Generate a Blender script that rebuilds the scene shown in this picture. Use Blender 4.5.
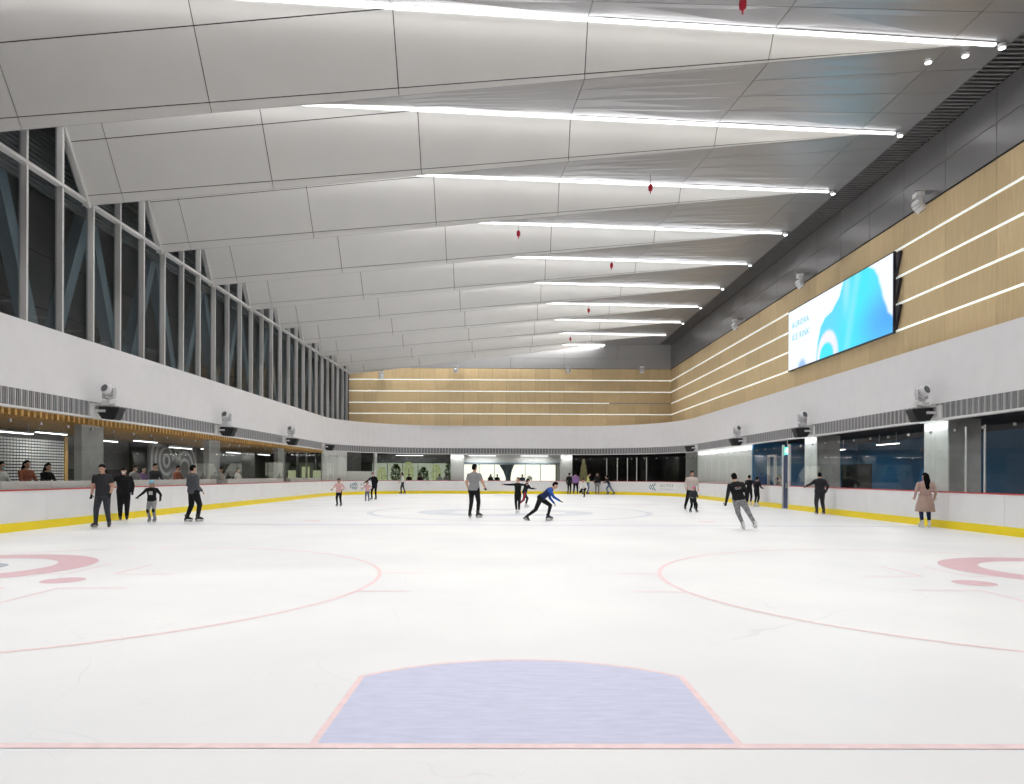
import bpy, bmesh, math, random
from mathutils import Vector, Matrix
random.seed(7)
for o in list(bpy.data.objects): bpy.data.objects.remove(o)
scene = bpy.context.scene
COL = scene.collection
R = math.radians

# ------------------------------------------------------------------ camera, world, exposure
CAMH = 1.56
cd = bpy.data.cameras.new('camera'); cam = bpy.data.objects.new('camera', cd); COL.objects.link(cam)
cd.sensor_width = 36.0; cd.sensor_fit = 'HORIZONTAL'; cd.lens = 24.0
cd.shift_y = 83.5/1024; cd.clip_end = 300; cd.clip_start = .05
cam.matrix_world = (Matrix.Translation((0, 0, CAMH)) @ Matrix.Rotation(-.0073, 4, 'Z')
                    @ Matrix.Rotation(R(90), 4, 'X') @ Matrix.Rotation(.004, 4, 'Z'))
scene.camera = cam
w = bpy.data.worlds.new('world'); scene.world = w; w.use_nodes = True
w.node_tree.nodes['Background'].inputs[0].default_value = (.5, .55, .62, 1)
w.node_tree.nodes['Background'].inputs[1].default_value = .12
vs = scene.view_settings
vs.view_transform = 'Standard'; vs.look = 'None'; vs.gamma = 1; vs.use_curve_mapping = False
vs.exposure = 0.0
STRIP_W = 405.0          # power of each ceiling light strip

# ------------------------------------------------------------------ dimensions
XC, HW = .12, 13.3                       # rink centre line and half width
YN, YF, RC = -1.0, 58.0, 8.5             # near end, far end, corner radius
XL, XR = XC-HW, XC+HW
GLX = -13.4                              # inner face of the left glazing
WRX = 14.1                               # right upper wall
WFY = 58.7                               # far upper wall
ZB0, ZB1 = 3.87, 5.78                    # white fascia band
ZC = 12.85                               # flat ceiling
LB = 4.6                                 # ceiling bay

# ------------------------------------------------------------------ materials
MATS = {}
def mat(name, col, rough=.6, metal=0., emit=0., ecol=None, noise=0., nscale=6., bump=0., spec=.5, stretch=None):
    if name in MATS: return MATS[name]
    m = bpy.data.materials.new(name); m.use_nodes = True; nt = m.node_tree
    b = nt.nodes['Principled BSDF']
    b.inputs['Base Color'].default_value = (*col, 1); b.inputs['Roughness'].default_value = rough
    b.inputs['Metallic'].default_value = metal; b.inputs['Specular IOR Level'].default_value = spec
    if emit:
        b.inputs['Emission Color'].default_value = (*(ecol or col), 1); b.inputs['Emission Strength'].default_value = emit
    if noise or bump:
        tc = nt.nodes.new('ShaderNodeTexCoord'); mp = nt.nodes.new('ShaderNodeMapping')
        if stretch: mp.inputs['Scale'].default_value = stretch
        nz = nt.nodes.new('ShaderNodeTexNoise'); nz.inputs['Scale'].default_value = nscale; nz.inputs['Detail'].default_value = 5
        nt.links.new(tc.outputs['Object'], mp.inputs['Vector']); nt.links.new(mp.outputs[0], nz.inputs['Vector'])
        if noise:
            rp = nt.nodes.new('ShaderNodeValToRGB')
            rp.color_ramp.elements[0].position = .3; rp.color_ramp.elements[1].position = .7
            rp.color_ramp.elements[0].color = (*[max(0, c*(1-noise)) for c in col], 1)
            rp.color_ramp.elements[1].color = (*[min(1, c*(1+noise)) for c in col], 1)
            nt.links.new(nz.outputs['Fac'], rp.inputs[0]); nt.links.new(rp.outputs[0], b.inputs['Base Color'])
        if bump:
            bp = nt.nodes.new('ShaderNodeBump'); bp.inputs['Strength'].default_value = bump; bp.inputs['Distance'].default_value = .02
            nt.links.new(nz.outputs['Fac'], bp.inputs['Height']); nt.links.new(bp.outputs[0], b.inputs['Normal'])
    MATS[name] = m; return m

def glass_mat(name, tint, refl, rough=.02, ior=1.45):
    m = bpy.data.materials.new(name); m.use_nodes = True; nt = m.node_tree
    nt.nodes.remove(nt.nodes['Principled BSDF']); out = nt.nodes['Material Output']
    tr = nt.nodes.new('ShaderNodeBsdfTransparent'); tr.inputs[0].default_value = (*tint, 1)
    gl = nt.nodes.new('ShaderNodeBsdfGlossy'); gl.inputs['Roughness'].default_value = rough; gl.inputs[0].default_value = (refl, refl, refl, 1)
    fr = nt.nodes.new('ShaderNodeFresnel'); fr.inputs[0].default_value = ior
    mx = nt.nodes.new('ShaderNodeMixShader')
    ge = nt.nodes.new('ShaderNodeNewGeometry'); inv = nt.nodes.new('ShaderNodeMath'); inv.operation = 'SUBTRACT'; inv.inputs[0].default_value = 1
    mu = nt.nodes.new('ShaderNodeMath'); mu.operation = 'MULTIPLY'      # only the outer face of a pane reflects
    nt.links.new(ge.outputs['Backfacing'], inv.inputs[1]); nt.links.new(fr.outputs[0], mu.inputs[0]); nt.links.new(inv.outputs[0], mu.inputs[1])
    nt.links.new(mu.outputs[0], mx.inputs[0]); nt.links.new(tr.outputs[0], mx.inputs[1]); nt.links.new(gl.outputs[0], mx.inputs[2])
    nt.links.new(mx.outputs[0], out.inputs[0]); MATS[name] = m; return m

def ice_mat():
    m = bpy.data.materials.new('ice'); m.use_nodes = True; nt = m.node_tree; b = nt.nodes['Principled BSDF']
    L = nt.links.new; N = nt.nodes.new
    tc = N('ShaderNodeTexCoord')
    base = N('ShaderNodeValToRGB'); nz = N('ShaderNodeTexNoise'); nz.inputs['Scale'].default_value = .35; nz.inputs['Detail'].default_value = 6
    L(tc.outputs['Object'], nz.inputs['Vector']); L(nz.outputs['Fac'], base.inputs[0])
    base.color_ramp.elements[0].position = .35; base.color_ramp.elements[1].position = .65
    base.color_ramp.elements[0].color = (.80, .81, .825, 1); base.color_ramp.elements[1].color = (.87, .872, .872, 1)
    prev = base.outputs[0]
    for sc, wdt, fac, dist in ((.30, .0025, .22, 1.2), (.9, .004, .16, .7)):          # skate scratches
        d = N('ShaderNodeTexNoise'); d.inputs['Scale'].default_value = sc*1.5; L(tc.outputs['Object'], d.inputs['Vector'])
        ad = N('ShaderNodeVectorMath'); ad.operation = 'MULTIPLY_ADD'; L(d.outputs['Color'], ad.inputs[0])
        ad.inputs[1].default_value = (dist*2, dist*2, 0); L(tc.outputs['Object'], ad.inputs[2])
        v = N('ShaderNodeTexVoronoi'); v.feature = 'DISTANCE_TO_EDGE'; v.inputs['Scale'].default_value = sc; L(ad.outputs[0], v.inputs['Vector'])
        lt = N('ShaderNodeMapRange'); lt.inputs[1].default_value = wdt*.4; lt.inputs[2].default_value = wdt; lt.inputs[3].default_value = fac; lt.inputs[4].default_value = 0
        L(v.outputs['Distance'], lt.inputs[0])
        g = N('ShaderNodeTexNoise'); g.inputs['Scale'].default_value = .5; L(tc.outputs['Object'], g.inputs['Vector'])
        gm = N('ShaderNodeMapRange'); gm.inputs[1].default_value = .45; gm.inputs[2].default_value = .6; L(g.outputs['Fac'], gm.inputs[0])
        mu = N('ShaderNodeMath'); mu.operation = 'MULTIPLY'; L(lt.outputs[0], mu.inputs[0]); L(gm.outputs[0], mu.inputs[1])
        mx = N('ShaderNodeMixRGB'); L(mu.outputs[0], mx.inputs[0]); L(prev, mx.inputs[1]); mx.inputs[2].default_value = (.52, .56, .60, 1)
        prev = mx.outputs[0]
    L(prev, b.inputs['Base Color'])
    b.inputs['Roughness'].default_value = .38; b.inputs['Specular IOR Level'].default_value = .22
    MATS['ice'] = m
def wood_mat():
    m = bpy.data.materials.new('pale_wood'); m.use_nodes = True; nt = m.node_tree; b = nt.nodes['Principled BSDF']
    L = nt.links.new; N = nt.nodes.new
    tc = N('ShaderNodeTexCoord'); mp = N('ShaderNodeMapping'); mp.inputs['Scale'].default_value = (9, 9, .45)
    oi = N('ShaderNodeObjectInfo'); ad = N('ShaderNodeVectorMath'); ad.operation = 'ADD'
    L(tc.outputs['Object'], mp.inputs[0]); L(mp.outputs[0], ad.inputs[0]); L(oi.outputs['Random'], ad.inputs[1])
    nz = N('ShaderNodeTexNoise'); nz.inputs['Scale'].default_value = 2.2; nz.inputs['Detail'].default_value = 8; L(ad.outputs[0], nz.inputs['Vector'])
    rp = N('ShaderNodeValToRGB'); rp.color_ramp.elements[0].position = .3; rp.color_ramp.elements[1].position = .75
    rp.color_ramp.elements[0].color = (.65, .49, .27, 1); rp.color_ramp.elements[1].color = (.76, .59, .345, 1)
    L(nz.outputs['Fac'], rp.inputs[0])
    hs = N('ShaderNodeHueSaturation'); mr = N('ShaderNodeMapRange'); mr.inputs[3].default_value = .93; mr.inputs[4].default_value = 1.06
    L(oi.outputs['Random'], mr.inputs[0]); L(mr.outputs[0], hs.inputs['Value']); L(rp.outputs[0], hs.inputs['Color'])
    L(hs.outputs[0], b.inputs['Base Color']); b.inputs['Roughness'].default_value = .55; b.inputs['Specular IOR Level'].default_value = .3
    MATS['pale_wood'] = m
ice_mat(); wood_mat()
glass_mat('rink_glass', (.955, .968, .958), .75, .015, 1.42)
glass_mat('window_glass', (.80, .83, .84), .5, .03, 1.38)
mat('white_paint', (.78, .77, .78), .55, noise=.02, nscale=2, bump=.05)
mat('board_white', (.87, .87, .875), .35, noise=.03, nscale=1.2)
mat('kick_yellow', (1., .78, .006), .4, noise=.02, nscale=3)
mat('cap_red', (.55, .07, .07), .4, noise=.05)
mat('ceiling_face', (.69, .678, .655), .55, noise=.02, nscale=.7, spec=.3)
mat('ceiling_metal', (.38, .38, .395), .34, metal=.72, noise=.03, nscale=.8)
mat('wall_metal', (.27, .265, .268), .30, metal=.6, noise=.04, nscale=.8)
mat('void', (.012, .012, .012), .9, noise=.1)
mat('joint_dark', (.05, .048, .045), .9, noise=.1)
mat('mullion_white', (.60, .59, .58), .45, noise=.02, nscale=3)
mat('strip_light', (1, 1, 1), .5, emit=3.5, noise=.01)
mat('led', (.9, .95, .92), .5, emit=.55, ecol=(.93, 1., .96), noise=.01)
mat('spot_face', (1, 1, 1), .5, emit=8., noise=.01)
mat('louver_fin', (.52, .515, .525), .5, metal=.25, noise=.05)
mat('louver_slat', (.31, .31, .32), .55, metal=.25, noise=.05)
mat('trim_white', (.74, .74, .73), .5, noise=.02)
mat('baffle_wood', (.62, .37, .12), .5, noise=.2, nscale=8)
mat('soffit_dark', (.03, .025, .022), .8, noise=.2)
mat('soffit_brown', (.10, .065, .03), .7, noise=.2)
mat('concrete', (.33, .33, .325), .7, noise=.12, nscale=2.5, bump=.1)
mat('marble_white', (.74, .77, .76), .3, noise=.06, nscale=2.2)
mat('dark_wall', (.075, .072, .07), .6, noise=.15, nscale=1.5)
mat('grey_wall', (.20, .20, .20), .6, noise=.1, nscale=1.5)
mat('plaster_pale', (.78, .785, .765), .6, noise=.03)
mat('blue_wall', (.035, .17, .36), .5, noise=.08, nscale=1.2)
mat('navy', (.01, .03, .10), .4, noise=.1)
mat('cladding', (.13, .127, .12), .6, noise=.12, nscale=1.5)
mat('brace_steel', (.30, .37, .42), .5, noise=.05)
mat('floor_dark', (.10, .10, .105), .5, noise=.1, nscale=2)
mat('steel', (.5, .5, .5), .3, metal=.9, noise=.05)
mat('post_pale', (.72, .72, .72), .4, noise=.02)
mat('speaker_black', (.018, .018, .02), .5, noise=.2, nscale=20)
mat('grille_black', (.03, .03, .032), .7, noise=.4, nscale=60)
mat('fixture_white', (.72, .72, .73), .4, noise=.02)
mat('fixture_pale', (.55, .55, .56), .45, noise=.03)
mat('fixture_grey', (.30, .30, .31), .5, noise=.05)
mat('lens', (.16, .17, .18), .1, metal=.5, noise=.05)
mat('red_plastic', (.55, .02, .05), .4, noise=.05)
mat('screen_frame', (.02, .02, .03), .4, noise=.1)
mat('line_red', (.86, .68, .69), .4, noise=.07, nscale=9, spec=.2)
mat('line_red_faint', (.83, .74, .745), .4, noise=.05, nscale=4, spec=.2)
mat('house_red', (.70, .48, .52), .4, noise=.06, nscale=5, spec=.2)
mat('house_grey', (.40, .43, .50), .4, noise=.08, nscale=5, spec=.2)
mat('line_blue', (.66, .69, .79), .4, noise=.04, nscale=4, spec=.2)
mat('logo_grey', (.66, .69, .74), .4, noise=.07, nscale=1.3, spec=.2)
mat('crease_blue', (.60, .62, .79), .4, noise=.07, nscale=5, spec=.2, stretch=(1, 4, 1))
mat('logo_teal', (.05, .20, .26), .5, noise=.05)
mat('print_grey', (.45, .47, .48), .5, noise=.05)
mat('exit_green', (.05, .6, .42), .5, emit=1.6, ecol=(.10, .85, .62), noise=.02)
mat('exit_white', (1, 1, 1), .5, emit=2.2, noise=.01)
mat('daylight', (1, 1, .95), .5, emit=1.25, ecol=(1., .98, .84), noise=.02)
mat('leaf', (.20, .30, .07), .6, noise=.5, nscale=3)
mat('glow_leaf', (.36, .42, .16), .6, emit=.33, ecol=(.66, .72, .38), noise=.4, nscale=3)  # daylight on the leaves put in as a faint glow
mat('tree_gold', (.30, .28, .14), .5, emit=.12, ecol=(.6, .55, .3), noise=.5, nscale=30)

# ------------------------------------------------------------------ mesh helpers
class MB:
    def __init__(s): s.v = []; s.f = []; s.m = []
    def add(s, vs, fs, mi=0):
        o = len(s.v); s.v += [tuple(v) for v in vs]; s.f += [tuple(i+o for i in f) for f in fs]; s.m += [mi]*len(fs); return s
    def box(s, c, d, mtx=None, mi=0):
        x, y, z = d[0]/2, d[1]/2, d[2]/2; c = Vector(c)
        vs = [Vector((a*x, b*y, e*z)) for e in (-1, 1) for a, b in ((-1,-1), (1,-1), (1,1), (-1,1))]
        if mtx: vs = [mtx @ v for v in vs]
        return s.add([v+c for v in vs], [(0,3,2,1), (4,5,6,7), (0,1,5,4), (1,2,6,5), (2,3,7,6), (3,0,4,7)], mi)
    def bb(s, lo, hi, mi=0): return s.box([(a+b)/2 for a, b in zip(lo, hi)], [b-a for a, b in zip(lo, hi)], None, mi)
    def bar(s, p, q, wa, wb, up=(0,0,1), mi=0):
        p, q = Vector(p), Vector(q); d = (q-p); l = d.length; d.normalize()
        u = Vector(up); a = d.cross(u)
        if a.length < 1e-5: a = d.cross(Vector((1,0,0)))
        a.normalize(); b = a.cross(d)
        vs = [r + a*i*wa/2 + b*j*wb/2 for r in (p, q) for i, j in ((-1,-1), (1,-1), (1,1), (-1,1))]
        return s.add(vs, [(3,2,1,0), (4,5,6,7), (0,1,5,4), (1,2,6,5), (2,3,7,6), (3,0,4,7)], mi)
    def tube(s, pts, rs, n=8, mi=0, flat=None):
        pts = [Vector(p) for p in pts]; rings = []
        d0 = (pts[1]-pts[0]).normalized(); a = d0.orthogonal().normalized()
        for i, p in enumerate(pts):
            d = (pts[min(i+1, len(pts)-1)]-pts[max(i-1, 0)]).normalized()
            a = (a-d*a.dot(d)).normalized(); b = d.cross(a)
            rings.append([p + (a*math.cos(t)+b*math.sin(t))*rs[i] for t in [2*math.pi*k/n for k in range(n)]])
        vs = [v for r in rings for v in r]; fs = []
        for i in range(len(pts)-1):
            for k in range(n): fs.append((i*n+k, i*n+(k+1)%n, (i+1)*n+(k+1)%n, (i+1)*n+k))
        fs.append(tuple(range(n-1, -1, -1))); fs.append(tuple((len(pts)-1)*n+k for k in range(n)))
        return s.add(vs, fs, mi)
    def ell(s, c, r, mtx=None, nu=12, nv=8, mi=0):
        c = Vector(c); vs = []; fs = []
        for j in range(1, nv):
            ph = math.pi*j/nv
            for i in range(nu):
                th = 2*math.pi*i/nu; vs.append(Vector((r[0]*math.sin(ph)*math.cos(th), r[1]*math.sin(ph)*math.sin(th), r[2]*math.cos(ph))))
        vs += [Vector((0,0,r[2])), Vector((0,0,-r[2]))]; t = len(vs)-2
        for j in range(nv-2):
            for i in range(nu): fs.append((j*nu+i, (j+1)*nu+i, (j+1)*nu+(i+1)%nu, j*nu+(i+1)%nu))
        for i in range(nu):
            fs.append((t, i, (i+1)%nu)); fs.append((t+1, (nv-2)*nu+(i+1)%nu, (nv-2)*nu+i))
        if mtx: vs = [mtx @ v for v in vs]
        return s.add([v+c for v in vs], fs, mi)
    def lathe(s, prof, n=16, mtx=None, c=(0,0,0), mi=0):
        vs = []; fs = []; c = Vector(c)
        for r, z in prof:
            for k in range(n): vs.append(Vector((r*math.cos(2*math.pi*k/n), r*math.sin(2*math.pi*k/n), z)))
        for j in range(len(prof)-1):
            for k in range(n): fs.append((j*n+k, j*n+(k+1)%n, (j+1)*n+(k+1)%n, (j+1)*n+k))
        fs.append(tuple(range(n-1, -1, -1))); fs.append(tuple((len(prof)-1)*n+k for k in range(n)))
        if mtx: vs = [mtx @ v for v in vs]
        return s.add([v+c for v in vs], fs, mi)
    def prism(s, poly, z0, z1, mi=0, mtx=None):
        n = len(poly); vs = [Vector((x, y, z0)) for x, y in poly]+[Vector((x, y, z1)) for x, y in poly]
        if mtx: vs = [mtx @ v for v in vs]
        fs = [tuple(range(n-1, -1, -1)), tuple(range(n, 2*n))]+[(k, (k+1)%n, n+(k+1)%n, n+k) for k in range(n)]
        return s.add(vs, fs, mi)
    def mesh(s, name, mats, smooth=False):
        me = bpy.data.meshes.new(name); me.from_pydata(s.v, [], s.f)
        for m in (mats if isinstance(mats, (list, tuple)) else [mats]): me.materials.append(MATS[m] if isinstance(m, str) else m)
        if any(s.m): me.polygons.foreach_set('material_index', s.m)
        if smooth: me.polygons.foreach_set('use_smooth', [True]*len(s.f))
        me.update(); return me
    def build(s, name, mats, parent=None, smooth=False, **kw): return place(name, s.mesh(name, mats, smooth), parent, **kw)

def place(name, data, parent=None, loc=None, rot=None, mtx=None, label=None, cat=None, group=None, kind=None):
    o = bpy.data.objects.new(name, data); COL.objects.link(o)
    if mtx is not None: o.matrix_local = mtx
    if loc is not None: o.location = loc
    if rot is not None: o.rotation_euler = rot
    if parent: o.parent = parent
    if label: o['label'] = label
    if cat: o['category'] = cat
    if group: o['group'] = group
    if kind: o['kind'] = kind
    return o
def empty(name, loc=(0,0,0), rz=0, **kw):
    o = place(name, None, None, loc=loc, rot=(0,0,rz), **kw); o.empty_display_size = .3; return o
def struct(name, label, cat='wall'): return empty(name, label=label, cat=cat, kind='structure')

# path round the rink: s in metres, starting at near-left straight, going up the left side, far end, down the right side
LS = (YF-RC)-(YN+RC); LE = 2*HW-2*RC; LA = math.pi*RC/2
PER = 2*LS+2*LE+4*LA
def path(s, off=0.):
    """point and outward normal"""
    s = s % PER; r = RC+off
    if s < LS: return Vector((XL-off, YN+RC+s, 0)), Vector((-1,0,0))
    s -= LS
    def arc(cx, cy, a0, s):
        a = a0 - s/RC; n = Vector((math.cos(a), math.sin(a), 0)); return Vector((cx, cy, 0))+n*r, n
    if s < LA: return arc(XL+RC, YF-RC, math.pi, s)
    s -= LA
    if s < LE: return Vector((XL+RC+s, YF+off, 0)), Vector((0,1,0))
    s -= LE
    if s < LA: return arc(XR-RC, YF-RC, math.pi/2, s)
    s -= LA
    if s < LS: return Vector((XR+off, YF-RC-s, 0)), Vector((1,0,0))
    s -= LS
    if s < LA: return arc(XR-RC, YN+RC, 0, s)
    s -= LA
    if s < LE: return Vector((XR-RC-s, YN-off, 0)), Vector((0,-1,0))
    s -= LE
    return arc(XL+RC, YN+RC, -math.pi/2, s)
BREAKS = [LS, LS+LA, LS+LA+LE, LS+2*LA+LE, 2*LS+2*LA+LE, 2*LS+3*LA+LE, 2*LS+3*LA+2*LE]
def samples(s0, s1, step=.55):
    out = [s0]; s = s0
    pts = sorted([b for b in BREAKS if s0 < b < s1]+[s1])
    for b in pts:
        a = out[-1]; mid = (a+b)/2
        curved = (LS < mid < LS+LA) or (BREAKS[2] < mid < BREAKS[3]) or (BREAKS[4] < mid < BREAKS[5]) or mid > BREAKS[6]
        n = max(1, int(math.ceil((b-a)/step))) if curved else 1
        out += [a+(b-a)*(i+1)/n for i in range(n)]
    return out
def sweep(mb, s0, s1, o0, o1, z0, z1, closed=False, mi=0, step=.55):
    ss = samples(s0, s1, step); n = len(ss); vs = []; fs = []
    for s in ss:
        a, b = path(s if s < PER else 0, o0)[0], path(s if s < PER else 0, o1)[0]
        vs += [(a.x, a.y, z0), (b.x, b.y, z0), (b.x, b.y, z1), (a.x, a.y, z1)]
    for i in range(n-1):
        for k in range(4): fs.append((i*4+k, i*4+(k+1)%4, i*4+4+(k+1)%4, i*4+4+k))
    if not closed: fs += [(3,2,1,0), tuple((n-1)*4+k for k in range(4))]
    return mb.add(vs, fs, mi)
def s_left(y): return y-(YN+RC)
def s_right(y): return BREAKS[3]+(YF-RC-y)
def s_far(x): return BREAKS[1]+(x-(XL+RC))

# ------------------------------------------------------------------ ice and ground
mb = MB(); poly = [path(s, .05)[0] for s in samples(0, PER, .4)[:-1]]
mb.add([(p.x, p.y, 0) for p in poly]+[(p.x, p.y, -.1) for p in poly],
       [tuple(range(len(poly)-1, -1, -1))]+[(k, (k+1)%len(poly), len(poly)+(k+1)%len(poly), len(poly)+k) for k in range(len(poly))])
floor = mb.build('floor', 'ice', label='white skating ice scored with faint blade scratches', cat='ice', kind='structure')
mb = MB(); mb.bb((-19.6, -6, -.3), (21.6, 69.6, -.04))
mb.build('floor_concourse', 'floor_dark', label='dark concourse floor around the ice rink', cat='floor', kind='structure')

ZM = .0025
def ring_pts(c, r, n=96, a0=0, a1=2*math.pi): return [(c[0]+r*math.cos(a0+(a1-a0)*k/n), c[1]+r*math.sin(a0+(a1-a0)*k/n)) for k in range(n+1)]
def ring(mb, c, r0, r1, z=ZM, a0=0, a1=2*math.pi, n=96):
    A = ring_pts(c, r0, n, a0, a1); B = ring_pts(c, r1, n, a0, a1)
    mb.add([(x, y, z) for x, y in A]+[(x, y, z) for x, y in B], [(k, n+1+k, n+2+k, k+1) for k in range(n)])
def disc(mb, c, r, z=ZM, n=40): mb.add([(x, y, z) for x, y in ring_pts(c, r, n)[:-1]], [tuple(range(n))])
def strip(mb, x0, y0, x1, y1, z=ZM): mb.add([(x0, y0, z), (x1, y0, z), (x1, y1, z), (x0, y1, z)], [(0,1,2,3)])
GY = 3.93
def up(mb, name, m): 
    mb.f = [f for f in mb.f]; return mb.build(name, m, floor)
mb = MB(); strip(mb, XL+2.6, GY-.036, XR-2.6, GY+.036, ZM+.001); up(mb, 'goal_line', 'line_red')
mb = MB(); strip(mb, XL+2.6, 53.2, XR-2.6, 53.3); up(mb, 'goal_line', 'line_red_faint')
# crease: straight sides then an arc of 1.83 m
def crease_poly(hw, rr, gy, sg=1):
    a = math.acos(hw/rr); pts = [(XC+hw, gy)]
    pts += [(XC+rr*math.cos(a+(math.pi-2*a)*k/30), gy+sg*rr*math.sin(a+(math.pi-2*a)*k/30)) for k in range(31)]
    return pts+[(XC-hw, gy)]
A = crease_poly(1.26, 1.86, GY); B = crease_poly(1.215, 1.82, GY)
mb = MB(); mb.add([(x, y, ZM) for x, y in B], [tuple(range(len(B)))]); up(mb, 'goal_crease', 'crease_blue')
mb = MB(); n = len(A); mb.add([(x, y, ZM+.0004) for x, y in A]+[(x, y, ZM+.0004) for x, y in B], [(k, k+1, n+k+1, n+k) for k in range(n-1)]); up(mb, 'crease_outline', 'line_red')
A = crease_poly(1.22, 1.86, 53.2, -1); mb = MB(); mb.add([(x, y, ZM) for x, y in A], [tuple(range(len(A)))[::-1]]); up(mb, 'goal_crease', 'line_blue')
for sx in (-1, 1):
    c = (XC+.09+sx*6.69, 10.02)
    mb = MB(); ring(mb, c, 4.51, 4.575, n=160); up(mb, 'faceoff_circle', 'line_red')
    mb = MB(); disc(mb, c, .29); up(mb, 'faceoff_dot', 'house_red')
    mb = MB()
    for ax in (-1, 1):
        for ay in (-1, 1):
            px, py = c[0]+ax*.37, c[1]+ay*.66
            strip(mb, min(px, px+ax*.92), py-.025, max(px, px+ax*.92), py+.025)
            strip(mb, px-.025, min(py, py+ay*1.17), px+.025, max(py, py+ay*1.17))
        for yy in (-.85, .85):
            x0 = c[0]+ax*4.47; strip(mb, min(x0, x0+ax*.72), c[1]+yy-.025, max(x0, x0+ax*.72), c[1]+yy+.025)
    up(mb, 'faceoff_marks', 'line_red')
    h = (XC+.12+sx*9.15, 11.4)
    mb = MB(); ring(mb, h, 1.22, 1.83, ZM+.0004); up(mb, 'house_ring', 'house_red')
    mb = MB(); disc(mb, h, .52, ZM+.0004); up(mb, 'house_button', 'house_grey')
    c = (XC+sx*6.72, 23.3); mb = MB(); disc(mb, c, .3); up(mb, 'faceoff_dot', 'line_red')
    c = (XC+sx*6.72, 35.2); mb = MB(); disc(mb, c, .3); up(mb, 'faceoff_dot', 'line_red')
    c = (XC+sx*6.72, 47.2); mb = MB(); disc(mb, c, .3); up(mb, 'faceoff_dot', 'house_red')
    mb = MB(); ring(mb, c, 4.5, 4.575, n=120); up(mb, 'faceoff_circle', 'line_red_faint')
for y in (21.45, 37.0):
    mb = MB(); strip(mb, XL+.02, y-.15, XR-.02, y+.15); up(mb, 'blue_line', 'line_blue')
mb = MB(); strip(mb, XL+.02, 29.1, XR-.02, 29.3); up(mb, 'centre_line', 'line_red_faint')
mb = MB(); ring(mb, (XC, 29.2), 5.75, 6.0, n=140); up(mb, 'centre_circle', 'logo_grey')
mb = MB(); ring(mb, (XC-.9, 29.0), 1.5, 3.0, ZM+.0004, R(60), R(330)); ring(mb, (XC+1.2, 28.6), 1.2, 2.3, ZM+.0008, R(-120), R(100)); up(mb, 'centre_emblem', 'logo_grey')

# ------------------------------------------------------------------ rink boards and glass
boards = empty('rink_boards', label='white rink dasher boards with yellow kick plate and red cap rail', cat='boards')
GATE_Y = (32.45, 33.15)
ga, gb = s_right(GATE_Y[1]), s_right(GATE_Y[0])
def spans(step):
    """panel spans round the rink, leaving the gate in the right side free"""
    out = []
    for a, b in ((0, ga), (gb, PER)):
        n = round((b-a)/step); out += [(a+(b-a)*i/n, a+(b-a)*(i+1)/n) for i in range(n)]
    return out
for a, b in spans(2.4):
    mb = MB(); sweep(mb, a+.004, b-.004, 0, .12, .235, 1.09); mb.build('board_panel', 'board_white', boards)
    mb = MB(); sweep(mb, a+.002, b-.002, -.02, .10, -.005, .235); mb.build('kick_plate', 'kick_yellow', boards)
for a, b in ((0, ga), (gb, PER-.001)):
    mb = MB(); sweep(mb, a, b, -.015, .14, 1.09, 1.125); mb.build('cap_rail', 'cap_red', boards)
glass = empty('rink_glass_screen', label='clear glass screen standing on the rink boards', cat='glass')
clip_mesh = MB().box((0,0,0), (.08, .04, .08)).mesh('clip', 'steel')
def in_view(s): return path(s)[0].y > 9
for a, b in spans(1.2):
    if not in_view(a): continue
    mb = MB(); sweep(mb, a+.006, b-.006, .055, .067, 1.125, 3.02, step=.4); pane = mb.build('pane', 'rink_glass', glass)
    p, nn = path(b, .061); place('clip', clip_mesh, pane, loc=(p.x, p.y, 2.98), rot=(0, 0, math.atan2(-nn.x, nn.y)))
# white posts in the glass
pm = MB().bb((-.028, -.015, 1.125), (.028, .015, 3.05)).mesh('post', 'post_pale')
for x in (8.45, 9.35, 10.2, 10.98, 11.8):
    lo, hi = BREAKS[1], BREAKS[3]
    for _ in range(50):
        m_ = (lo+hi)/2
        p = path(m_)[0]
        if p.x/p.y < x/58.05: lo = m_
        else: hi = m_
    p, nn = path(lo, .12); place('post', pm, glass, loc=p, rot=(0, 0, math.atan2(-nn.x, nn.y)))
for y in (20.05, 19.25): place('post', pm, glass, loc=(XR+.12, y, 0), rot=(0, 0, R(90)))

# gate in the right boards
door = struct('door_1', 'navy gate between pale posts in the right boards under the exit sign', 'door')
for y in GATE_Y:
    MB().bb((XR-.02, y-.045, 0), (XR+.09, y+.045, 3.1)).build('gate_post', 'post_pale', door)
MB().bb((XR+.03, GATE_Y[0]+.06, .03), (XR+.10, GATE_Y[1]-.06, 2.55)).build('gate_leaf', 'navy', door)
MB().bb((XR-.0, GATE_Y[0]+.06, .0), (XR+.16, GATE_Y[1]-.06, .03)).build('threshold', 'steel', door)
MB().bb((XR-.02, GATE_Y[0]+.22, 1.0), (XR+.03, GATE_Y[0]+.30, 1.25)).build('gate_handle', 'steel', door)
ex = empty('exit_sign', (XR+.1, 32.8, 2.62), label='green lit exit sign above the gate', cat='sign')
MB().bb((-.05, -.22, 0), (.03, .22, .36)).build('sign_box', 'exit_green', ex)
mb = MB(); mb.bb((-.06, -.14, .08), (-.05, .02, .28)); mb.bb((-.06, .06, .15), (-.05, .16, .19)); mb.build('sign_symbol', 'exit_white', ex)
MB().bb((-.03, -.02, .36), (0, .02, .80)).build('hanger', 'steel', ex)

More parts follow.
